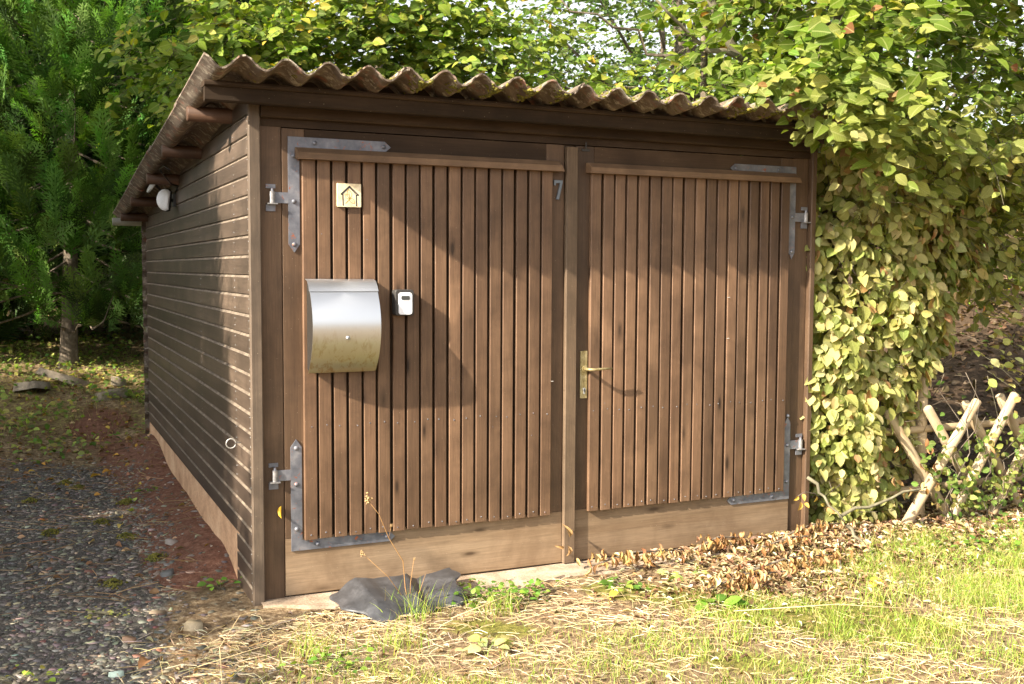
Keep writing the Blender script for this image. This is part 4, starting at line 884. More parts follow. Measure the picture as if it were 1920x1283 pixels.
# low sprays creeping over the roof (px 1080-1290, 130-200)
# B: multi-stemmed tree in the centre right
cB = []
while len(cB) < 220:
    p = ell(ra, 1, (6.3, 6.8, 4.1), (3.2, 1.8, 2.4), .25)[0]; u, v, z = project(p[None])
    gap = np.exp(-(((u[0] - 1265) / 75) ** 2 + ((v[0] - 60) / 75) ** 2)) * 1.3 + .75 * np.exp(-(((u[0] - 1130) / 70) ** 2 + ((v[0] - 90) / 45) ** 2)) + .5 * np.exp(-(((u[0] - 1400) / 40) ** 2 + ((v[0] - 40) / 60) ** 2))
    if ra.random() > gap: cB.append(p)
broadleaf((6.6, 6.9), 'dark multi stemmed tree behind the right half of the roof', [((6.6, 6.9, 1.2), (6.75, 6.8, 5.5), .11, .07), ((6.7, 7.0, 1.2), (7.15, 6.9, 5.6), .09, .06), ((6.4, 6.9, 1.2), (6.35, 6.7, 4.6), .06, .03)],
          [((6.6, 6.9, 3.2), (4.6, 6.3, 4.3), .045), ((6.6, 6.9, 3.0), (4.3, 6.2, 3.9), .04), ((6.6, 6.9, 3.5), (5.2, 6.4, 4.8), .04), ((6.6, 6.9, 2.6), (4.5, 6.0, 3.1), .03), ((6.6, 6.9, 3.6), (5.9, 6.3, 5.0), .03), ((6.8, 6.9, 3.4), (8.0, 6.5, 4.8), .04), ((6.7, 6.9, 2.9), (5.2, 6.2, 3.3), .025), ((6.8, 6.9, 3.9), (7.4, 6.4, 4.9), .03)],
          cB, (.26, .26, .2), 13, (.2, .4), 7, .085, [(.06, .11, .02, 4), (.09, .15, .025, 3), (.15, .2, .04, 1)], (6.6, 7.2, 3.6), 71, flat=.5, face=(-.2, -.5, .1))
# roof-creeping twigs: belong to a slim young hornbeam behind
cC = np.array([(1.62, .35, 2.42), (1.8, .25, 2.44), (2.0, .3, 2.43), (2.15, .1, 2.45), (2.35, .0, 2.43), (2.5, -.05, 2.40), (2.25, .4, 2.5), (1.55, .8, 2.45), (1.3, 1.0, 2.42), (2.6, .4, 2.55), (1.95, 1.2, 2.5), (2.7, .9, 2.6), (2.9, .5, 2.7), (2.8, 1.4, 2.8)])
broadleaf((3.45, 1.6), 'slim young hornbeam behind the shed wall with twigs lying on the roof', [((3.45, 1.6, 0), (3.3, 1.4, 3.6), .04, .02)], [((3.35, 1.5, 2.6), (2.4, .5, 2.52), .012), ((3.35, 1.5, 2.7), (1.7, .9, 2.55), .012), ((3.3, 1.5, 2.9), (2.3, 1.6, 3.3), .014)], cC, (.07, .07, .03), 4, (.15, .3), 6, .08, pal_yel, (3.2, 1.8, 2.3), 81, indiv=150, mat=M_leafH, droop=.12)

# --- backdrop trees
rb_ = np.random.default_rng(90)
backs = [((1.6, 11.5), (3.0, 2.0, 3.2), 3.9, 'broad green tree behind the yellow hornbeam, left of the sky gap'), ((5.0, 12.8), (2.6, 1.8, 2.3), 2.9, 'low rounded green tree seen just above the roof centre'),
         ((9.6, 10.5), (3.0, 2.2, 3.5), 4.2, 'bushy green tree behind the hornbeam top at the right'), ((12.5, 8.6), (2.6, 2.0, 3.6), 4.6, 'tall green tree at the right edge above the leaf covered slope'), ((13.8, 5.5), (2.4, 2.0, 3.2), 4.6, 'green tree just outside the right edge on the slope')]
for i, (l, rad, zc, lb) in enumerate(backs):
    cB2 = ell(rb_, 170, (l[0], l[1], zc), rad, .45)
    if i == 1: cB2 = cB2[[k_ for k_ in range(len(cB2)) if project(cB2[k_][None])[1][0] > 105]]
    broadleaf(l, lb, [((l[0], l[1], float(H(*l)) - .1), (l[0] + .1, l[1], zc + rad[2] * .5), .13, .05)], [((l[0], l[1], zc - 1), (l[0] + dx_, l[1] - .6, zc + dz_), .05) for dx_, dz_ in ((-1.5, .6), (1.4, .9), (-.6, 1.5))],
              cB2, (.4, .38, .32), 17, (.25, .5), 6, .125, pal_mid if i != 1 else [(.05, .09, .02, 3), (.08, .13, .025, 2)], (l[0], l[1], zc - .5), 100 + i, name='broadleaf_tree', tmpl=LFAR)
# shrubs on the slope at the right
for i, (x, y, lb) in enumerate(((8.3, 3.4, 'sunlit green shrub on the leaf covered slope at the right edge'), (9.6, 4.7, 'second green shrub higher on the slope behind the hedge'), (7.6, 4.6, 'shrub hidden low behind the hornbeam on the slope'))):
    z_ = float(H(x, y)); cq = ell(rb_, 26, (x, y, z_ + .85), (.75, .6, .7), .3)
    broadleaf((x, y), lb, [((x, y, z_ - .05), (x, y, z_ + .8), .03, .015)], [((x, y, z_ + .2), (x + .4, y, z_ + 1), .012), ((x, y, z_ + .2), (x - .4, y, z_ + 1), .012)], cq, (.16, .16, .14), 7, (.15, .3), 6, .07, pal_yel, (x, y, z_ + .5), 120 + i, name='shrub')

# --- conifers
def spray_template(seed=0):
    """fern like flat spray: main axis along +Y length 1, side shoots with scale twigs; quads"""
    r = random.Random(seed); V = []; F = []
    def strip(a, b, w0, w1):
        a = np.array(a); b = np.array(b); d = b - a; nn = np.array([-d[1], d[0], 0.]); nn /= np.linalg.norm(nn) + 1e-9; k = len(V)
        V.extend([a - nn * w0, a + nn * w0, b + nn * w1, b - nn * w1]); F.append((k, k + 1, k + 2, k + 3))
    strip((0, 0, 0), (0, .5, .02), .018, .016); strip((0, .5, .02), (0, 1, -.05), .016, .01)
    n = 9
    for i in range(n):
        t = .1 + .86 * i / n; base = np.array([0, t, .02 * math.sin(t * 3)])
        for s in (-1, 1):
            ln = (.42 * (1 - t) ** .7 + .07) * r.uniform(.8, 1.15); a = R(48 + r.uniform(-8, 8)); d = np.array([s * math.sin(a), math.cos(a), r.uniform(-.12, .05)]); tip = base + d * ln; strip(base, tip, .022, .008)
            m = 2 if ln > .2 else 1
            for j in range(m):
                q = (j + 1) / (m + 1.2); p0 = base + d * ln * q; ll = ln * .38 * (1 - q * .4)
                for s2 in (-1, 1):
                    a2 = math.atan2(d[0], d[1]) + s2 * R(42); d2 = np.array([math.sin(a2), math.cos(a2), r.uniform(-.1, .1)]); strip(p0, p0 + d2 * ll, .02, .007)
    return np.array(V), np.array(F)
SPR = [spray_template(i) for i in range(3)]
def coarse_spray():
    V = []; F = []
    def strip(a, b, w0, w1):
        a = np.array(a, float); b = np.array(b, float); d = b - a; nn = np.array([-d[1], d[0], 0.]); nn /= np.linalg.norm(nn); k = len(V); V.extend([a - nn * w0, a + nn * w0, b + nn * w1, b - nn * w1]); F.append((k, k + 1, k + 2, k + 3))
    strip((0, 0, 0), (0, 1, -.05), .04, .015)
    for i in range(7):
        t = .08 + .12 * i
        for s in (-1, 1): ln = .45 * (1 - t) ** .7 + .06; strip((0, t, 0), (s * ln * .75, t + ln * .66, -.03 + .05 * (i % 2)), .045, .016)
    return np.array(V), np.array(F)
CSPR = coarse_spray()
def feather(seed):
    r = random.Random(seed); V = []; F = []
    def strip(a, b, w0, w1):
        a = np.array(a, float); b = np.array(b, float); d = b - a; nn = np.array([-d[1], d[0], 0.]); nn /= np.linalg.norm(nn); k = len(V); V.extend([a - nn * w0, a + nn * w0, b + nn * w1, b - nn * w1]); F.append((k, k + 1, k + 2, k + 3))
    strip((0, 0, 0), (0, .5, .03), .012, .012); strip((0, .5, .03), (0, 1, -.06), .014, .006)
    for i in range(11):
        t = .08 + .082 * i
        for sg_ in (-1, 1):
            ln = (.27 * math.sin(min(1, (1.06 - t) * 1.25) * math.pi / 2) + .02) * r.uniform(.75, 1.2); a = R(r.uniform(30, 46)); dx, dy = sg_ * math.sin(a), math.cos(a); z = r.uniform(-.05, .05); q = .55
            strip((0, t, .02), (dx * ln, t + dy * ln, z), .017, .006)
            strip((dx * ln * q, t + dy * ln * q, z * q), (dx * ln * .75 + sg_ * .055, t + dy * ln * q + .02, z + .01), .013, .005); strip((dx * ln * .35, t + dy * ln * .35, z * .35), (dx * ln * .35 + sg_ * .01, t + dy * ln * .35 + .085, z + .02), .013, .005)
    return np.array(V), np.array(F)
SPR = [feather(i) for i in range(3)]
def sprays(P, D, Nn, S, T, mat, tm, name='foliage'):
    P, D, Nn = map(np.asarray, (P, D, Nn)); D = nrm(D); X = nrm(np.cross(D, Nn)); Z = np.cross(X, D); tv, tf = tm
    V = P[:, None] + S[:, None, None] * (tv[None, :, 0, None] * X[:, None] + tv[None, :, 1, None] * D[:, None] + tv[None, :, 2, None] * Z[:, None])
    F = (np.arange(len(P)) * len(tv))[:, None, None] + tf[None]
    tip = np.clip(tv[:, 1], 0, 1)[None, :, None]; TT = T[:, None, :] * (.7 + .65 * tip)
    return npmesh(name, V.reshape(-1, 3), F.reshape(-1, 4), mat, TT.reshape(-1, 3))
pal_con = [(.075, .155, .028, 4), (.105, .205, .038, 4), (.16, .28, .06, 2), (.035, .07, .016, 3)]
pal_dk = [(.035, .065, .02, 4), (.055, .09, .03, 3), (.09, .12, .06, 1)]
def conifer(loc, label, height, rad, zlow, nb, per, size, pal, seed, dead=6, view_cull=True, lean=(0, 0), coarse=False):
    r = np.random.default_rng(seed); z0 = float(H(*loc)); t = thing('conifer_tree', label, 'tree', (loc[0], loc[1], z0))
    mb = MB(); mb.tube([(0, 0, -.1), (0, 0, .12), (lean[0] * .1, 0, .6), (lean[0] * .5, 0, height * .5), (lean[0], lean[1], height)], [.13, .088, .075, .05, .01], 12); mb.build('trunk', M_bark, t, smooth=True)
    P = []; D = []; Nn = []; S = []; brn = MB(); 
    for i in range(nb):
        q = ((i + .5) / nb) ** .85; z = zlow + (height - zlow) * q; a = i * 2.399 + r.uniform(-.4, .4); ln = rad * (1 - q) ** .55 * r.uniform(.7, 1.12) + .1; d = np.array([math.cos(a), math.sin(a), 0.])
        base = np.array([lean[0] * z / height, lean[1] * z / height, z]); pts = [base + d * ln * s_ + np.array([0, 0, -.22 * ln * math.sin(s_ * 2.2) + .5 * ln * max(0, s_ - .6)]) for s_ in (0, .25, .5, .75, 1)]
        brn.tube(pts, [.014, .011, .009, .006, .003], 5)
        m = int(per * (ln / rad) + 6)
        for j in range(m):
            s_ = .22 + .8 * (r.random() ** .65); k_ = min(int(s_ * 4), 3); f = min(s_ * 4 - k_, 1.2); p = pts[k_] + (pts[k_ + 1] - pts[k_]) * f; side = np.cross(d, [0, 0, 1.]); lat = r.normal(0, .22) * ln * (.4 + s_ * .5)
            P.append(p + side * lat + np.array([0, 0, r.normal(0, .06)])); dd = d * .7 + side * (lat / ln * 2.0 + r.normal(0, .3)) + np.array([0, 0, r.uniform(.15, 1.5)])
            D.append(dd); Nn.append(np.array([0, 0, 1.]) * .5 + d * -.6 + r.normal(0, .45, 3)); S.append(size * r.uniform(.6, 1.25))
    P, D, Nn, S = map(np.array, (P, D, Nn, S)); T = pick(pal, len(P), .33, r); B = np.array([loc[0], loc[1], z0])
    if view_cull:
        u, v, z = project(P + B); vis = (u > -450) & (u < 2300) & (v > -500) & (z > 0); sub = vis | (r.random(len(P)) < .15); P, D, Nn, S, T = P[sub], D[sub], Nn[sub], S[sub], T[sub]
    ix = r.integers(0, 3, len(P))
    if coarse: tag(link('foliage', sprays(P, D, Nn, S, T, M_leafC, CSPR), t), kind='stuff')
    else:
        VV = [sprays(P[ix == q], D[ix == q], Nn[ix == q], S[ix == q], T[ix == q], M_leafC, SPR[q]) for q in range(3)]
        for me_ in VV: tag(link('foliage', me_, t), kind='stuff')
    brn.build('limbs', M_bark, t)
    for j in range(dead):
        a = r.uniform(0, 6.28); z = r.uniform(.25, zlow + .3); ln = r.uniform(.3, .8); limb(t, (0, 0, z), (ln * math.cos(a), ln * math.sin(a), z + r.uniform(-.15, .25)), .012, .003, 'dead_branch', M_bark, seed * 9 + j, .09, 5, 5)
    return t
conifer((-.52, 6.75), 'bright green cypress with bare grey trunk at the left behind the rock slabs', 6.4, 1.7, .62, 150, 36, .46, pal_con, 5, 14, lean=(.2, 0))
conifer((.95, 8.6), 'dark green conifer directly behind the back corner of the shed', 7.5, 1.6, .3, 110, 44, .42, pal_dk, 6, 3, coarse=True)
conifer((-2.7, 8.2), 'conifer at the left edge partly outside the frame', 7.5, 1.7, .3, 100, 44, .42, pal_con, 7, 3, coarse=True)
conifer((-1.0, 10.5), 'dark conifer standing deep behind the bright cypress', 8.5, 2.1, .2, 120, 48, .5, pal_dk, 8, 3, coarse=True)
conifer((.6, 11.8), 'dark conifer farthest back behind the shed corner', 8.5, 2.0, .2, 100, 44, .55, pal_dk, 14, 0, coarse=True)
# trees left of the picture: they throw the shade on the side wall and the gravel
conifer((-5.4, 1.05), 'tall conifer standing left of the drive, nearest to the viewer', 7.2, 2.1, .1, 90, 22, .7, pal_con, 9, 0, False, coarse=True)
conifer((-5.8, 3.0), 'tall conifer standing left of the drive behind the nearest one', 7.2, 1.8, .1, 80, 20, .7, pal_con, 10, 0, False, coarse=True)
rs_ = np.random.default_rng(5)
for i, (x, y, lb) in enumerate(((-1.7, 9.2, 'dark bush in the undergrowth left of the cypress trunk'), (-.3, 9.0, 'dark bush in the undergrowth straight behind the cypress trunk'), (.75, 7.2, 'dark bush between the cypress and the back corner of the shed'))):
    z_ = float(H(x, y)); broadleaf((x, y), lb, [((x, y, z_ - .05), (x, y, z_ + .9), .03, .015)], [((x, y, z_ + .2), (x + .5, y, z_ + 1), .012), ((x, y, z_ + .2), (x - .5, y, z_ + 1), .012)], ell(rs_, 60, (x, y, z_ + .75), (.95, .5, .75), .3), (.16, .16, .14), 9, (.15, .3), 6, .08, [(.035, .06, .018, 3), (.06, .09, .03, 2), (.1, .13, .05, .5)], (x, y, z_ + .5), 150 + i, name='bush', tmpl=LFAR)
broadleaf((-5.3, -1.35), 'rounded green shrub left of the drive, outside the left edge', [((-5.3, -1.35, 0), (-5.3, -1.35, 2.2), .06, .03)], [((-5.3, -1.35, .5), (-4.6, -1.5, 2.2), .02), ((-5.3, -1.35, .5), (-5.9, -1.0, 2.4), .02)], ell(rs_, 100, (-5.3, -1.15, 2.05), (.9, .95, 1.45), .3), (.2, .2, .2), 9, (.2, .4), 6, .13, pal_mid, (-5.3, -1.35, 1.2), 140, name='shrub', tmpl=LFAR)
# ------------------------------------------------------------------ GROUND COVER
rg = np.random.default_rng(77)
def blades(P, h, w_, lean, pal, r, seg=3):
    n = len(P); a = r.uniform(0, 6.28, n); d = np.stack([np.cos(a), np.sin(a), np.zeros(n)], -1); s = np.stack([-np.sin(a), np.cos(a), np.zeros(n)], -1); b = r.uniform(0, 6.28, n); s = np.stack([np.cos(b), np.sin(b), np.zeros(n)], -1); V = []
    for i in range(seg + 1):
        t = i / seg; c = P + d * (lean * h * t ** 1.7)[:, None]; c[:, 2] += h * t * (1 - .35 * lean * t); ww = (w_ * (1 - t) ** .7)[:, None]
        if i < seg: V += [c - s * ww, c + s * ww]
        else: V += [c]
    V = np.stack(V, 1); f = []
    for i in range(seg - 1): k_ = 2 * i; f += [(k_, k_ + 1, k_ + 3), (k_, k_ + 3, k_ + 2)]
    f.append((2 * seg - 2, 2 * seg - 1, 2 * seg)); m = 2 * seg + 1
    F = (np.arange(n) * m)[:, None, None] + np.array(f); return V.reshape(-1, 3), F.reshape(-1, 3), np.repeat(pick(pal, n, .2, r), m, 0)
def scatter(n, x0, x1, y0, y1, dens, r):
    x = r.uniform(x0, x1, n); y = r.uniform(y0, y1, n); k_ = r.random(n) < dens(x, y); x, y = x[k_], y[k_]; return np.stack([x, y, H(x, y)], -1)
def d_grass(x, y):
    e = .6 * sst(-.55, -1.3, y + .12 * (x - 1) * -1 + .3 * wob(x, y, 2.7)) * sst(-.7, .1, x) + .5 * sst(2.2, 3.4, x) * sst(-.1, -.55, y); c = .25 + .75 * sst(-.2, .4, wob(x, y, 5.5, 3)); return np.clip(e * c, 0, 1) * (y < -.25)
pal_g = [(.2, .3, .04, 4), (.28, .37, .06, 3), (.38, .4, .1, 2), (.52, .44, .2, 2)]
P = scatter(120000, -1.2, 4.8, -2.3, -.2, d_grass, rg); hh = rg.uniform(.02, .075, len(P)) * (1 + .5 * sst(2.3, 3.3, P[:, 0]))
V, F, T = blades(P, hh, rg.uniform(.0008, .0019, len(P)), rg.uniform(.2, 1.1, len(P)), pal_g, rg); tag(link('grass', npmesh('grass', V, F, M_grass, T)), 'short green grass in the foreground', 'grass', kind='stuff')
# taller tufts
tc = [(3.05, -.62), (3.3, -.7), (2.95, -.95), (3.5, -.5), (3.9, -.75), (4.1, -.6), (2.6, -1.1), (.62, -.42), (.95, -.55), (.4, -.75), (1.7, -1.25), (2.2, -1.3), (2.9, -1.3), (.1, -.7), (3.6, -.95)]
Vs = []; Fs = []; Ts = []; k0 = 0
for i, (x, y) in enumerate(tc):
    n = 90; Pq = np.stack([x + rg.normal(0, .06, n), y + rg.normal(0, .05, n), np.zeros(n)], -1); Pq[:, 2] = H(Pq[:, 0], Pq[:, 1])
    V, F, T = blades(Pq, rg.uniform(.06, .17, n), rg.uniform(.001, .0021, n), rg.uniform(.2, .9, n), pal_g, rg, 4); Vs.append(V); Fs.append(F + k0); Ts.append(T); k0 += len(V)
tag(link('tall_grass', npmesh('tall_grass', np.concatenate(Vs), np.concatenate(Fs), M_grass, np.concatenate(Ts))), 'taller tufts in the foreground grass', 'grass', kind='stuff')
# straw lying flat
def straws(P, r, pal, L0=.03, L1=.14, rad=.001):
    n = len(P); a = r.uniform(0, 6.28, n); ln = r.uniform(L0, L1, n) ; d = np.stack([np.cos(a), np.sin(a), r.normal(.02, .1, n)], -1); s = np.stack([-np.sin(a), np.cos(a), np.zeros(n)], -1); up = np.array([0, 0, 1.]); bend = r.normal(0, .12, n)
    V = []
    for t in (0, .5, 1):
        c = P + d * (ln * (t - .5))[:, None] + s * (bend * ln * (1 - (2 * t - 1) ** 2))[:, None]; c[:, 2] += .006 + .004 * (1 - (2 * t - 1) ** 2); V += [c - s * rad, c + s * rad, c + up * rad * 1.6]
    V = np.stack(V, 1); f = []
    for i in (0, 3): f += [(i, i + 3, i + 5), (i, i + 5, i + 2), (i + 1, i + 2, i + 5), (i + 1, i + 5, i + 4)]
    F = (np.arange(n) * 9)[:, None, None] + np.array(f); return V.reshape(-1, 3), F.reshape(-1, 3), np.repeat(pick(pal, n, .2, r), 9, 0)
pal_s = [(.56, .43, .24, 4), (.66, .55, .36, 3), (.38, .26, .13, 2), (.74, .66, .5, 1)]
def d_straw(x, y): return np.clip(.5 * sst(-.15, -.35, y) * (1 - .6 * mask_moss(x, y)) * sst(-.75, -.25, x + .2 * wob(x, y, 5)) * (.4 + .6 * sst(-.4, .4, wob(x, y, 4, 2))) + .35 * (sst(.3, .0, np.abs(y + .45)) * (x < 1) * (x > -.25)), 0, 1)
P = scatter(26000, -1.1, 5, -2.2, -.05, d_straw, rg); P[:, 2] += .003; V, F, T = straws(P, rg, pal_s); tag(link('straw', npmesh('straw', V, F, M_dry, T)), 'dry straw and grass stalks strewn over the foreground', 'straw', kind='stuff')
P = scatter(500, -1.4, 0, .2, 5.5, lambda x, y: .7 + 0 * x, rg); V, F, T = straws(P, rg, [(.3, .2, .11, 3), (.16, .1, .06, 2)], .06, .3, .0018); tag(link('twig_litter', npmesh('twig_litter', V, F, M_dry, T)), 'thin dead twigs scattered over gravel and bank', 'twigs', kind='stuff')
# dry leaves
LC = [leaf_template(.36, .5, .5), leaf_template(.6, .25, .3), leaf_template(.26, .55, .15)]
def drylv(P, size, pal, r, name, label, ti=0, lift=.012, stand=.5):
    n = len(P); D_ = np.stack([r.normal(0, 1, n), r.normal(0, 1, n), r.normal(0, stand, n)], -1); N_ = np.stack([r.normal(0, .6, n), r.normal(0, .6, n), np.ones(n)], -1)
    P = P.copy(); P[:, 2] += r.uniform(.002, lift, n); me = leaves(name, P, D_, N_, r.uniform(.55, 1.1, n) * size, pick(pal, n, .22, r), M_dry, LC[ti]); return tag(link(name, me), label, 'leaves', kind='stuff')
def d_pile(x, y):
    c = .35 + .65 * sst(-.5, .3, wob(x, y, 7, 2)); near = np.exp(-np.maximum(0, -.04 - y) / .34)
    return np.clip(c * (.95 * sst(2.0, 2.7, x) * near + .5 * sst(1.65, 1.9, x) * np.exp(-np.maximum(0, -.04 - y) / .07) + .75 * np.exp(-(((x - 2.2) / .3) ** 2 + ((y + .66) / .13) ** 2)) + .8 * np.exp(-(((x - 3.2) / .6) ** 2 + ((y + .3) / .3) ** 2)) + .3 * sst(3.2, 3.8, x) * sst(-1.1, -.3, y) * (y < .4)) + .05 * sst(1.6, 2.2, x) * sst(-1.1, -.6, y), 0, 1)
pal_d = [(.34, .23, .12, 3), (.5, .38, .22, 3), (.22, .13, .07, 2.5), (.66, .56, .4, 1.6), (.12, .07, .04, 2)]
for ti in range(3): P = scatter(10500, 1.5, 5.2, -1.1, .35, d_pile, rg); P = P[(P[:, 1] < -.02) | (P[:, 0] > 3.14)]; P[:, 2] += .022 * d_pile(P[:, 0], P[:, 1]) * rg.random(len(P)); drylv(P, .046, pal_d, rg, 'leaf_litter', 'drift of dry curled brown leaves before the right door and hedge', ti, .02, .3)
# dead hanging leaf bunches in the pile
for (x, y, nn, sx, lb) in ((2.42, -.12, 55, .09, 'withered branch with drooping leaves leaning on the middle of the right door'), (1.85, -.2, 60, .16, 'withered branch at the left end of the leaf drift, nearest the central strip'), (2.15, -.72, 70, .13, 'withered branch with orange brown leaves nearest to the foreground grass'),
        (2.5, -.6, 60, .16, 'withered branch lying right beside the foremost one'), (2.75, -.3, 50, .14, 'withered branch in the leaf drift below the right end of the right door'), (3.0, -.18, 50, .12, 'withered branch in the leaf drift at the foot of the right shed corner')):
    h0 = float(H(x, y)); P_ = np.stack([x + rg.normal(0, sx, nn), y + rg.normal(0, .03, nn), h0 + rg.uniform(.05, .11, nn)], -1); D_ = np.stack([rg.normal(0, .4, nn), rg.normal(-.2, .3, nn), -np.ones(nn)], -1)
    me = leaves('dead_branch', P_, D_, rg.normal(0, 1, (nn, 3)) + np.array([0, -1.5, 0]), rg.uniform(.03, .058, nn), pick([(.4, .24, .1, 3), (.5, .34, .17, 2), (.26, .13, .05, 2)], nn, .2, rg), M_dry, LCURL); t = thing('withered_branch', lb, 'branch', (x, y, h0), 0, 'withered branches in the leaf drift'); me.transform(Matrix.Translation((-x, -y, -h0))); tag(link('leaves', me, t), kind='stuff')
    MB().tube([(-sx * 1.8, 0, .04), (0, .01, .085), (sx * 1.8, 0, .07)], [.006, .005, .003], 6).build('stem', M_bark, t, smooth=True)
P = scatter(1500, -1.6, -.02, .3, 6.5, lambda x, y: .15 + .85 * sst(2.6, 4.2, y), rg); drylv(P, .05, [(.3, .17, .08, 3), (.22, .12, .06, 3), (.5, .33, .06, .8), (.45, .3, .17, 1)], rg, 'leaf_litter', 'scattered brown leaves on the bank behind the gravel', 1, .01, .2)
P = scatter(5200, -.5, 4.6, -2.1, -.2, lambda x, y: .25 + .6 * sst(1.2, 3.2, x) * sst(-1.7, -.6, y), rg); drylv(P, .034, pal_d, rg, 'leaf_litter', 'single dry leaves scattered in the foreground grass', 0, .015, .3)
P = scatter(9000, 4.2, 12, .4, 8, lambda x, y: .9 * sst(.2, .8, y + .35 * x - 1.4), rg); drylv(P, .09, [(.12, .078, .045, 3), (.18, .115, .062, 2), (.07, .045, .028, 2), (.32, .22, .12, .6)], rg, 'leaf_litter', 'brown leaf litter covering the slope behind the fence', 1, .02, .3)
# individually visible fallen leaves
fl = [(1.42, -.80, .06, (.75, .62, .35), 'pale cream fallen leaf on the moss before the doors'), (1.56, -.53, .07, (.6, .42, .06), 'yellow fallen leaf on the moss nearer the doors'), (2.80, -.9, .09, (.65, .42, .05), 'large yellow fallen leaf in the grass at the right'),
      (-.44, 3.35, .09, (.6, .35, .06), 'big yellow orange leaf at the back edge of the gravel'), (-.36, 3.45, .08, (.55, .28, .05), 'orange leaf touching the yellow one at the back of the gravel'), (-.42, 1.7, .06, (.6, .45, .12), 'yellow leaf in the middle of the gravel beside moss'),
      (3.55, -.35, .08, (.6, .45, .08), 'yellow leaf lying on the leaf drift by the fence'), (3.7, -1.3, .1, (.5, .24, .05), 'orange brown leaf in the bottom right corner'), (-.5, -.55, .08, (.33, .17, .08), 'long brown curled leaf on the gravel front'), (-.3, 2.3, .08, (.4, .5, .12), 'green leaf lying on the red soil by the wall'),
      (-.36, 2.1, .07, (.42, .46, .1), 'yellow green leaf on the gravel edge before the green one'), (1.0, -.1, .04, (.6, .4, .06), 'small yellow leaf at the right end of the rubber mat'), (-.25, -.85, .05, (.6, .45, .05), 'small yellow leaf in the straw at the front left')]
for i, (x, y, s, c, lb) in enumerate(fl):
    tv, tf = LC[1]; me = npmesh('fallen_leaf', tv * s, tf, M_dry, np.tile(np.array(c), (len(tv), 1))); o = link('fallen_leaf', me, None, (x, y, float(H(x, y)) + .02), (R(random.uniform(-15, 15)), R(random.uniform(-15, 15)), random.uniform(0, 6.28))); tag(o, lb, 'leaf')
# orange slug-like leaf stuck on the door edge
tv, tf = LC[0]; me = npmesh('fallen_leaf', tv * .055, tf, M_dry, np.tile(np.array((.6, .36, .03)), (len(tv), 1))); tag(link('fallen_leaf', me, None, (.128, .01, .44), (R(-95), R(10), R(5))), 'curled yellow leaf stuck on the frame beside the lower left hinge', 'leaf')
# dry vine with yellow leaves at the lower right hinge, curled leaf bits at the strip foot
vn2 = thing('dry_vine', 'thin dry vine with a few yellow leaves crossing the lower right door corner', 'vine', (3.1, -.05, .2))
MB().tube([(.1, .0, -.02), (.0, -.02, .06), (-.08, -.03, .08), (-.13, -.03, .06)], .0025, 5).build('stem', M_bark, vn2, smooth=True)
P_ = np.array([(-.13, -.035, .06), (-.12, -.04, .03), (-.1, -.035, .07), (-.09, -.04, .02), (0, -.03, .05), (.03, -.03, .0), (.08, -.02, -.03)]); tag(link('leaves', leaves('leaves', P_, rg.normal(0, .5, (7, 3)) + np.array([0, 0, -.8]), rg.normal(0, .5, (7, 3)) + np.array([0, -1, .3]), rg.uniform(.03, .055, 7), pick([(.5, .32, .06, 2), (.42, .25, .08, 1)], 7, .15, rg), M_dry, LC[1]), vn2), kind='stuff')
me = leaves('dry_leaf_bunch', np.array([(0, 0, 0), (.01, 0, .04), (-.02, 0, -.01)]), np.array([(.2, -.1, -1), (-.3, -.1, 1), (-1, -.2, .3)]), np.array([(.3, -1, 0.)] * 3), np.array([.06, .07, .045]), pick([(.36, .22, .1, 1)], 3, .2, rg), M_dry, LC[0]); bt = thing('dry_leaf_bunch', 'small curled dry leaves caught on the foot of the central strip', 'leaves', (1.556, -.035, .12)); tag(link('leaves', me, bt), kind='stuff')
# green weeds
def weed(x, y, n, spread, size, pal, name, lb, h=.03, group=None, up=.6, r=rg, cat='weed'):
    P_ = np.stack([rg.normal(0, spread, n), rg.normal(0, spread * .8, n), rg.uniform(.005, h, n)], -1); D_ = P_ * np.array([1, 1, 0]) / spread + r.normal(0, .4, (n, 3)) * np.array([1, 1, .3]) + np.array([0, 0, up * .3]); N_ = r.normal(0, .35, (n, 3)) + np.array([0, -.1, 1])
    me = leaves('leaves', P_, D_, N_, r.uniform(.6, 1.1, n) * size, pick(pal, n, .2, r), M_grass, leaf_template(.75, .1, .2)); t = thing(name, lb, cat, (x, y, float(H(x, y))), 0, group); tag(link('leaves', me, t), kind='stuff')
    sv = MB()
    for j in range(min(n, 10)): sv.tube([(0, 0, -.01), tuple(P_[j] * np.array([.5, .5, .7])), tuple(P_[j])], .0016, 4)
    tag(sv.build('stems', M_barkg, t), kind='stuff'); return t
pw = [(.1, .2, .03, 3), (.16, .28, .04, 3), (.25, .33, .06, 1)]
weed(.98, -.36, 130, .1, .035, pw, 'weed', 'dense low green weed patch right of the rubber mat', .07)
weed(1.2, -.37, 40, .06, .035, pw, 'weed', 'small green weed touching the dense weed patch on its right', .06)
weed(1.65, -.42, 22, .05, .05, pw, 'weed', 'flat leaved weed on the moss in front of the central strip', .02)
weed(1.9, -.86, 12, .05, .07, pw, 'weed', 'small rosette weed on the moss before the right door', .02)
weed(2.0, -.42, 14, .06, .06, [(.28, .34, .1, 1)], 'weed', 'pale green rosette between the withered branches', .02)
weed(.72, -.95, 14, .04, .06, [(.5, .5, .25, 1), (.4, .42, .15, 1)], 'weed', 'pale straggly rosette weed in the lower foreground', .03)
weed(3.72, -.7, 70, .12, .045, pw, 'weed', 'green leafy weed below the fence in front of the leaf drift', .07)
weed(4.25, -.45, 60, .14, .05, pw, 'weed', 'green leafy weed at the right edge below the fence', .06)
weed(.12, -.88, 60, .07, .03, pw, 'weed', 'green clover like weed in the straw at the lower left', .05)
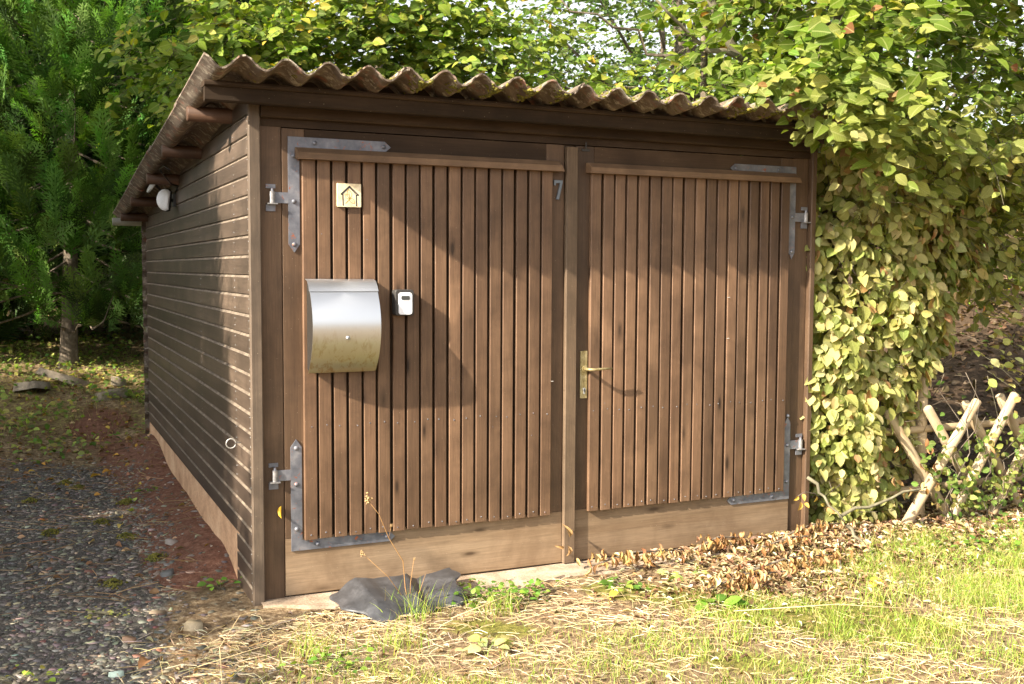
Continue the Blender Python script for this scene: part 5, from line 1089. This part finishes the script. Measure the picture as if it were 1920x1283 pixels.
weed(-.95, -.55, 30, .08, .03, [(.3, .38, .06, 1), (.4, .4, .08, 1)], 'weed', 'yellow green weed at the bottom left corner of the gravel', .03)
weed(-.62, .12, 30, .05, .02, [(.2, .24, .06, 1), (.36, .36, .12, 1)], 'weed', 'tiny pale weed on the gravel near the twig', .02)
weed(-.1, .3, 16, .04, .045, pw, 'weed', 'small green weed at the foot of the side boards', .05)
weed(-.21, 2.5, 12, .03, .04, pw, 'weed', 'single green seedling on the red soil by the wall', .03)
# ground cover on the bank
P = scatter(5200, -2.2, .15, 3.4, 9, lambda x, y: np.clip(sst(3.5, 4.6, y) * (.35 + .65 * sst(-.3, .3, wob(x, y, 4, 5))) * (1 - .85 * mask_red(x, y)), 0, 1), rg); n = len(P); P[:, 2] += rg.uniform(.01, .09, n)
me = leaves('bank_plants', P, rg.normal(0, 1, (n, 3)) * np.array([1, 1, .3]), rg.normal(0, .4, (n, 3)) + np.array([0, -.2, 1]), rg.uniform(.025, .06, n), pick([(.17, .26, .05, 4), (.28, .33, .08, 3), (.42, .4, .12, 1.5), (.1, .18, .04, 2)], n, .2, rg), M_leafB, leaf_template(.8, .1, .2)); tag(link('bank_plants', me), 'low creeping plants covering the bank behind the gravel', 'ground cover', kind='stuff')
P = scatter(9000, -2.2, 1, 3.6, 9, lambda x, y: .45 * sst(3.8, 5, y), rg); V, F, T = blades(P, rg.uniform(.04, .14, len(P)), rg.uniform(.001, .002, len(P)), rg.uniform(.3, 1.1, len(P)), [(.2, .24, .06, 2), (.4, .34, .17, 3)], rg); tag(link('bank_grass', npmesh('bank_grass', V, F, M_grass, T)), 'dry thin grass on the bank behind the gravel', 'grass', kind='stuff')
# dark undergrowth behind shed, right of the trunk
# climbing plants on the fence
P_ = []
for (cx, cz, sx, sz, n) in ((4.12, .22, .1, .16, 110), (4.42, .2, .1, .12, 80), (4.62, .35, .07, .15, 60), (4.33, .5, .06, .1, 30), (3.93, .35, .08, .12, 50)): P_.append(np.stack([rg.normal(cx, sx, n), rg.normal(-.17, .04, n), np.abs(rg.normal(cz, sz, n)) + .02], -1))
P_ = np.concatenate(P_); n = len(P_); vn = thing('climbing_plant', 'small leaved climbing plant twining through the crossed fence poles', 'plant', (4.2, -.15, 0)); o_ = np.array([4.2, -.15, 0])
for i in range(7): a = (random.uniform(-.3, .4), .0, 0); limb(vn, a, (a[0] + random.uniform(-.15, .25), random.uniform(-.06, 0), random.uniform(.5, .95)), .0035, .002, 'stem', M_bark, 300 + i, .08, 6, 5)
tag(link('leaves', leaves('leaves', P_ - o_, rg.normal(0, 1, (n, 3)), rg.normal(0, .4, (n, 3)) + np.array([-.3, -1, .5]), rg.uniform(.025, .055, n), pick([(.2, .24, .06, 3), (.12, .2, .04, 3), (.3, .26, .09, 1)], n, .2, rg), M_leafH, leaf_template(.75, .1, .2)), vn), kind='stuff')
# bare branches lying in the drift
for i, (a, b, lb) in enumerate((((3.2, -.22, .10), (3.02, -.62, .03), 'bent bare branch lying on the leaf drift before the shed corner'), ((3.25, -.1, .12), (3.75, -.25, .28), 'thin bare branch rising from the leaf drift under the hornbeam'), ((3.1, .0, .34), (3.2, -.2, .12), 'short bare branch leaning at the right foot of the shed'))):
    mb = MB(); mb.tube(wander(a, b, 6, .07, 400 + i), [.011, .01, .009, .008, .007, .006, .004], 7); tag(mb.build('dead_branch', M_barkg, smooth=True), lb, 'branch')
mb = MB(); mb.tube([(0, 0, .012), (.04, -.03, .014), (.11, -.06, .012)], [.006, .007, .005], 7); tag(mb.build('dead_branch', M_barkg, None, (-.66, .15, float(H(-.66, .15))), True), 'short bleached stick lying on the gravel', 'stick')
# long arching dry stalks at front left
def stalk(pts, r, lb, col=M_dry, head=None):
    mb = MB(); mb.tube(pts, r, 5); me = mb.mesh('dry_stalk', M_dry, True); a = me.color_attributes.new('tint', 'FLOAT_COLOR', 'POINT'); c = np.ones((len(me.vertices), 4), np.float32); c[:, :3] = (.62, .48, .28); a.data.foreach_set('color', c.ravel()); return tag(link('dry_stalk', me), lb, 'stalk')
stalk([(-.3, -1.0, .0), (-.27, -.75, .1), (-.15, -.5, .13), (.0, -.42, .12), (.15, -.44, .09)], [.002, .002, .0018, .0015, .001], 'long arching dry stalk over the gravel edge at the front left')
stalk([(-.35, -.75, .04), (.0, -.62, .05), (.3, -.55, .04)], [.0015, .0018, .001], 'straight pale stalk lying below the arching one')
stalk([(1.85, -1.02, .04), (2.3, -1.15, .05), (2.7, -1.35, .03)], [.0022, .0024, .0016], 'long pale straw stalk in the lower right grass')
stalk([(.9, -.75, .03), (1.4, -.62, .04), (1.9, -.66, .03)], [.0016, .0016, .001], 'thin stalk lying across the moss patch')
stalk([(.7, -.62, .04), (1.0, -.5, .06), (1.25, -.36, .05)], [.003, .003, .002], 'thicker dry stalk lying just in front of the rubber mat')
# dried wild carrot plant in front of the mat
wc = thing('dried_weed', 'thin dried brown weed with seed heads standing before the rubber mat', 'plant', (.62, -.32, 0))
def tinted(mb, name, parent, col):
    me = mb.mesh(name, M_dry, True); a = me.color_attributes.new('tint', 'FLOAT_COLOR', 'POINT'); c = np.ones((len(me.vertices), 4), np.float32); c[:, :3] = col; a.data.foreach_set('color', c.ravel()); return link(name, me, parent)
m1 = MB(); m1.tube([(0, 0, 0), (-.02, 0, .1), (-.03, 0, .22), (-.095, 0, .33), (-.14, -.0, .44), (-.185, 0, .5)], [.0025, .0022, .002, .0016, .0013, .001], 6); tinted(m1, 'stem', wc, (.42, .24, .1))
m1 = MB(); m1.tube([(0, 0, 0), (.005, 0, .12), (.02, 0, .22)], [.002, .0015, .001], 6); m1.tube([(-.005, 0, .02), (-.1, .0, .16), (-.21, .0, .27)], [.002, .0014, .0009], 5); m1.tube([(0, 0, 0), (.05, 0, .08), (.075, 0, .15)], [.0018, .0014, .001], 5); m1.tube([(-.095, 0, .33), (-.085, 0, .38)], .0008, 5); tinted(m1, 'side_stem', wc, (.42, .24, .1))
for c_, rr_ in (((-.19, 0, .512), .014), ((-.215, 0, .275), .009), ((.022, 0, .225), .005), ((-.085, 0, .385), .005)):
    P_ = np.array(c_) + rg.normal(0, rr_ * .55, (26, 3)); V, F = blobs(P_, rr_ * .2, rr_ * .45, 1, 4); link('seed_head', npmesh('seed_head', V, F, M_dry, np.tile((.5, .34, .17), (len(V), 1))), wc)
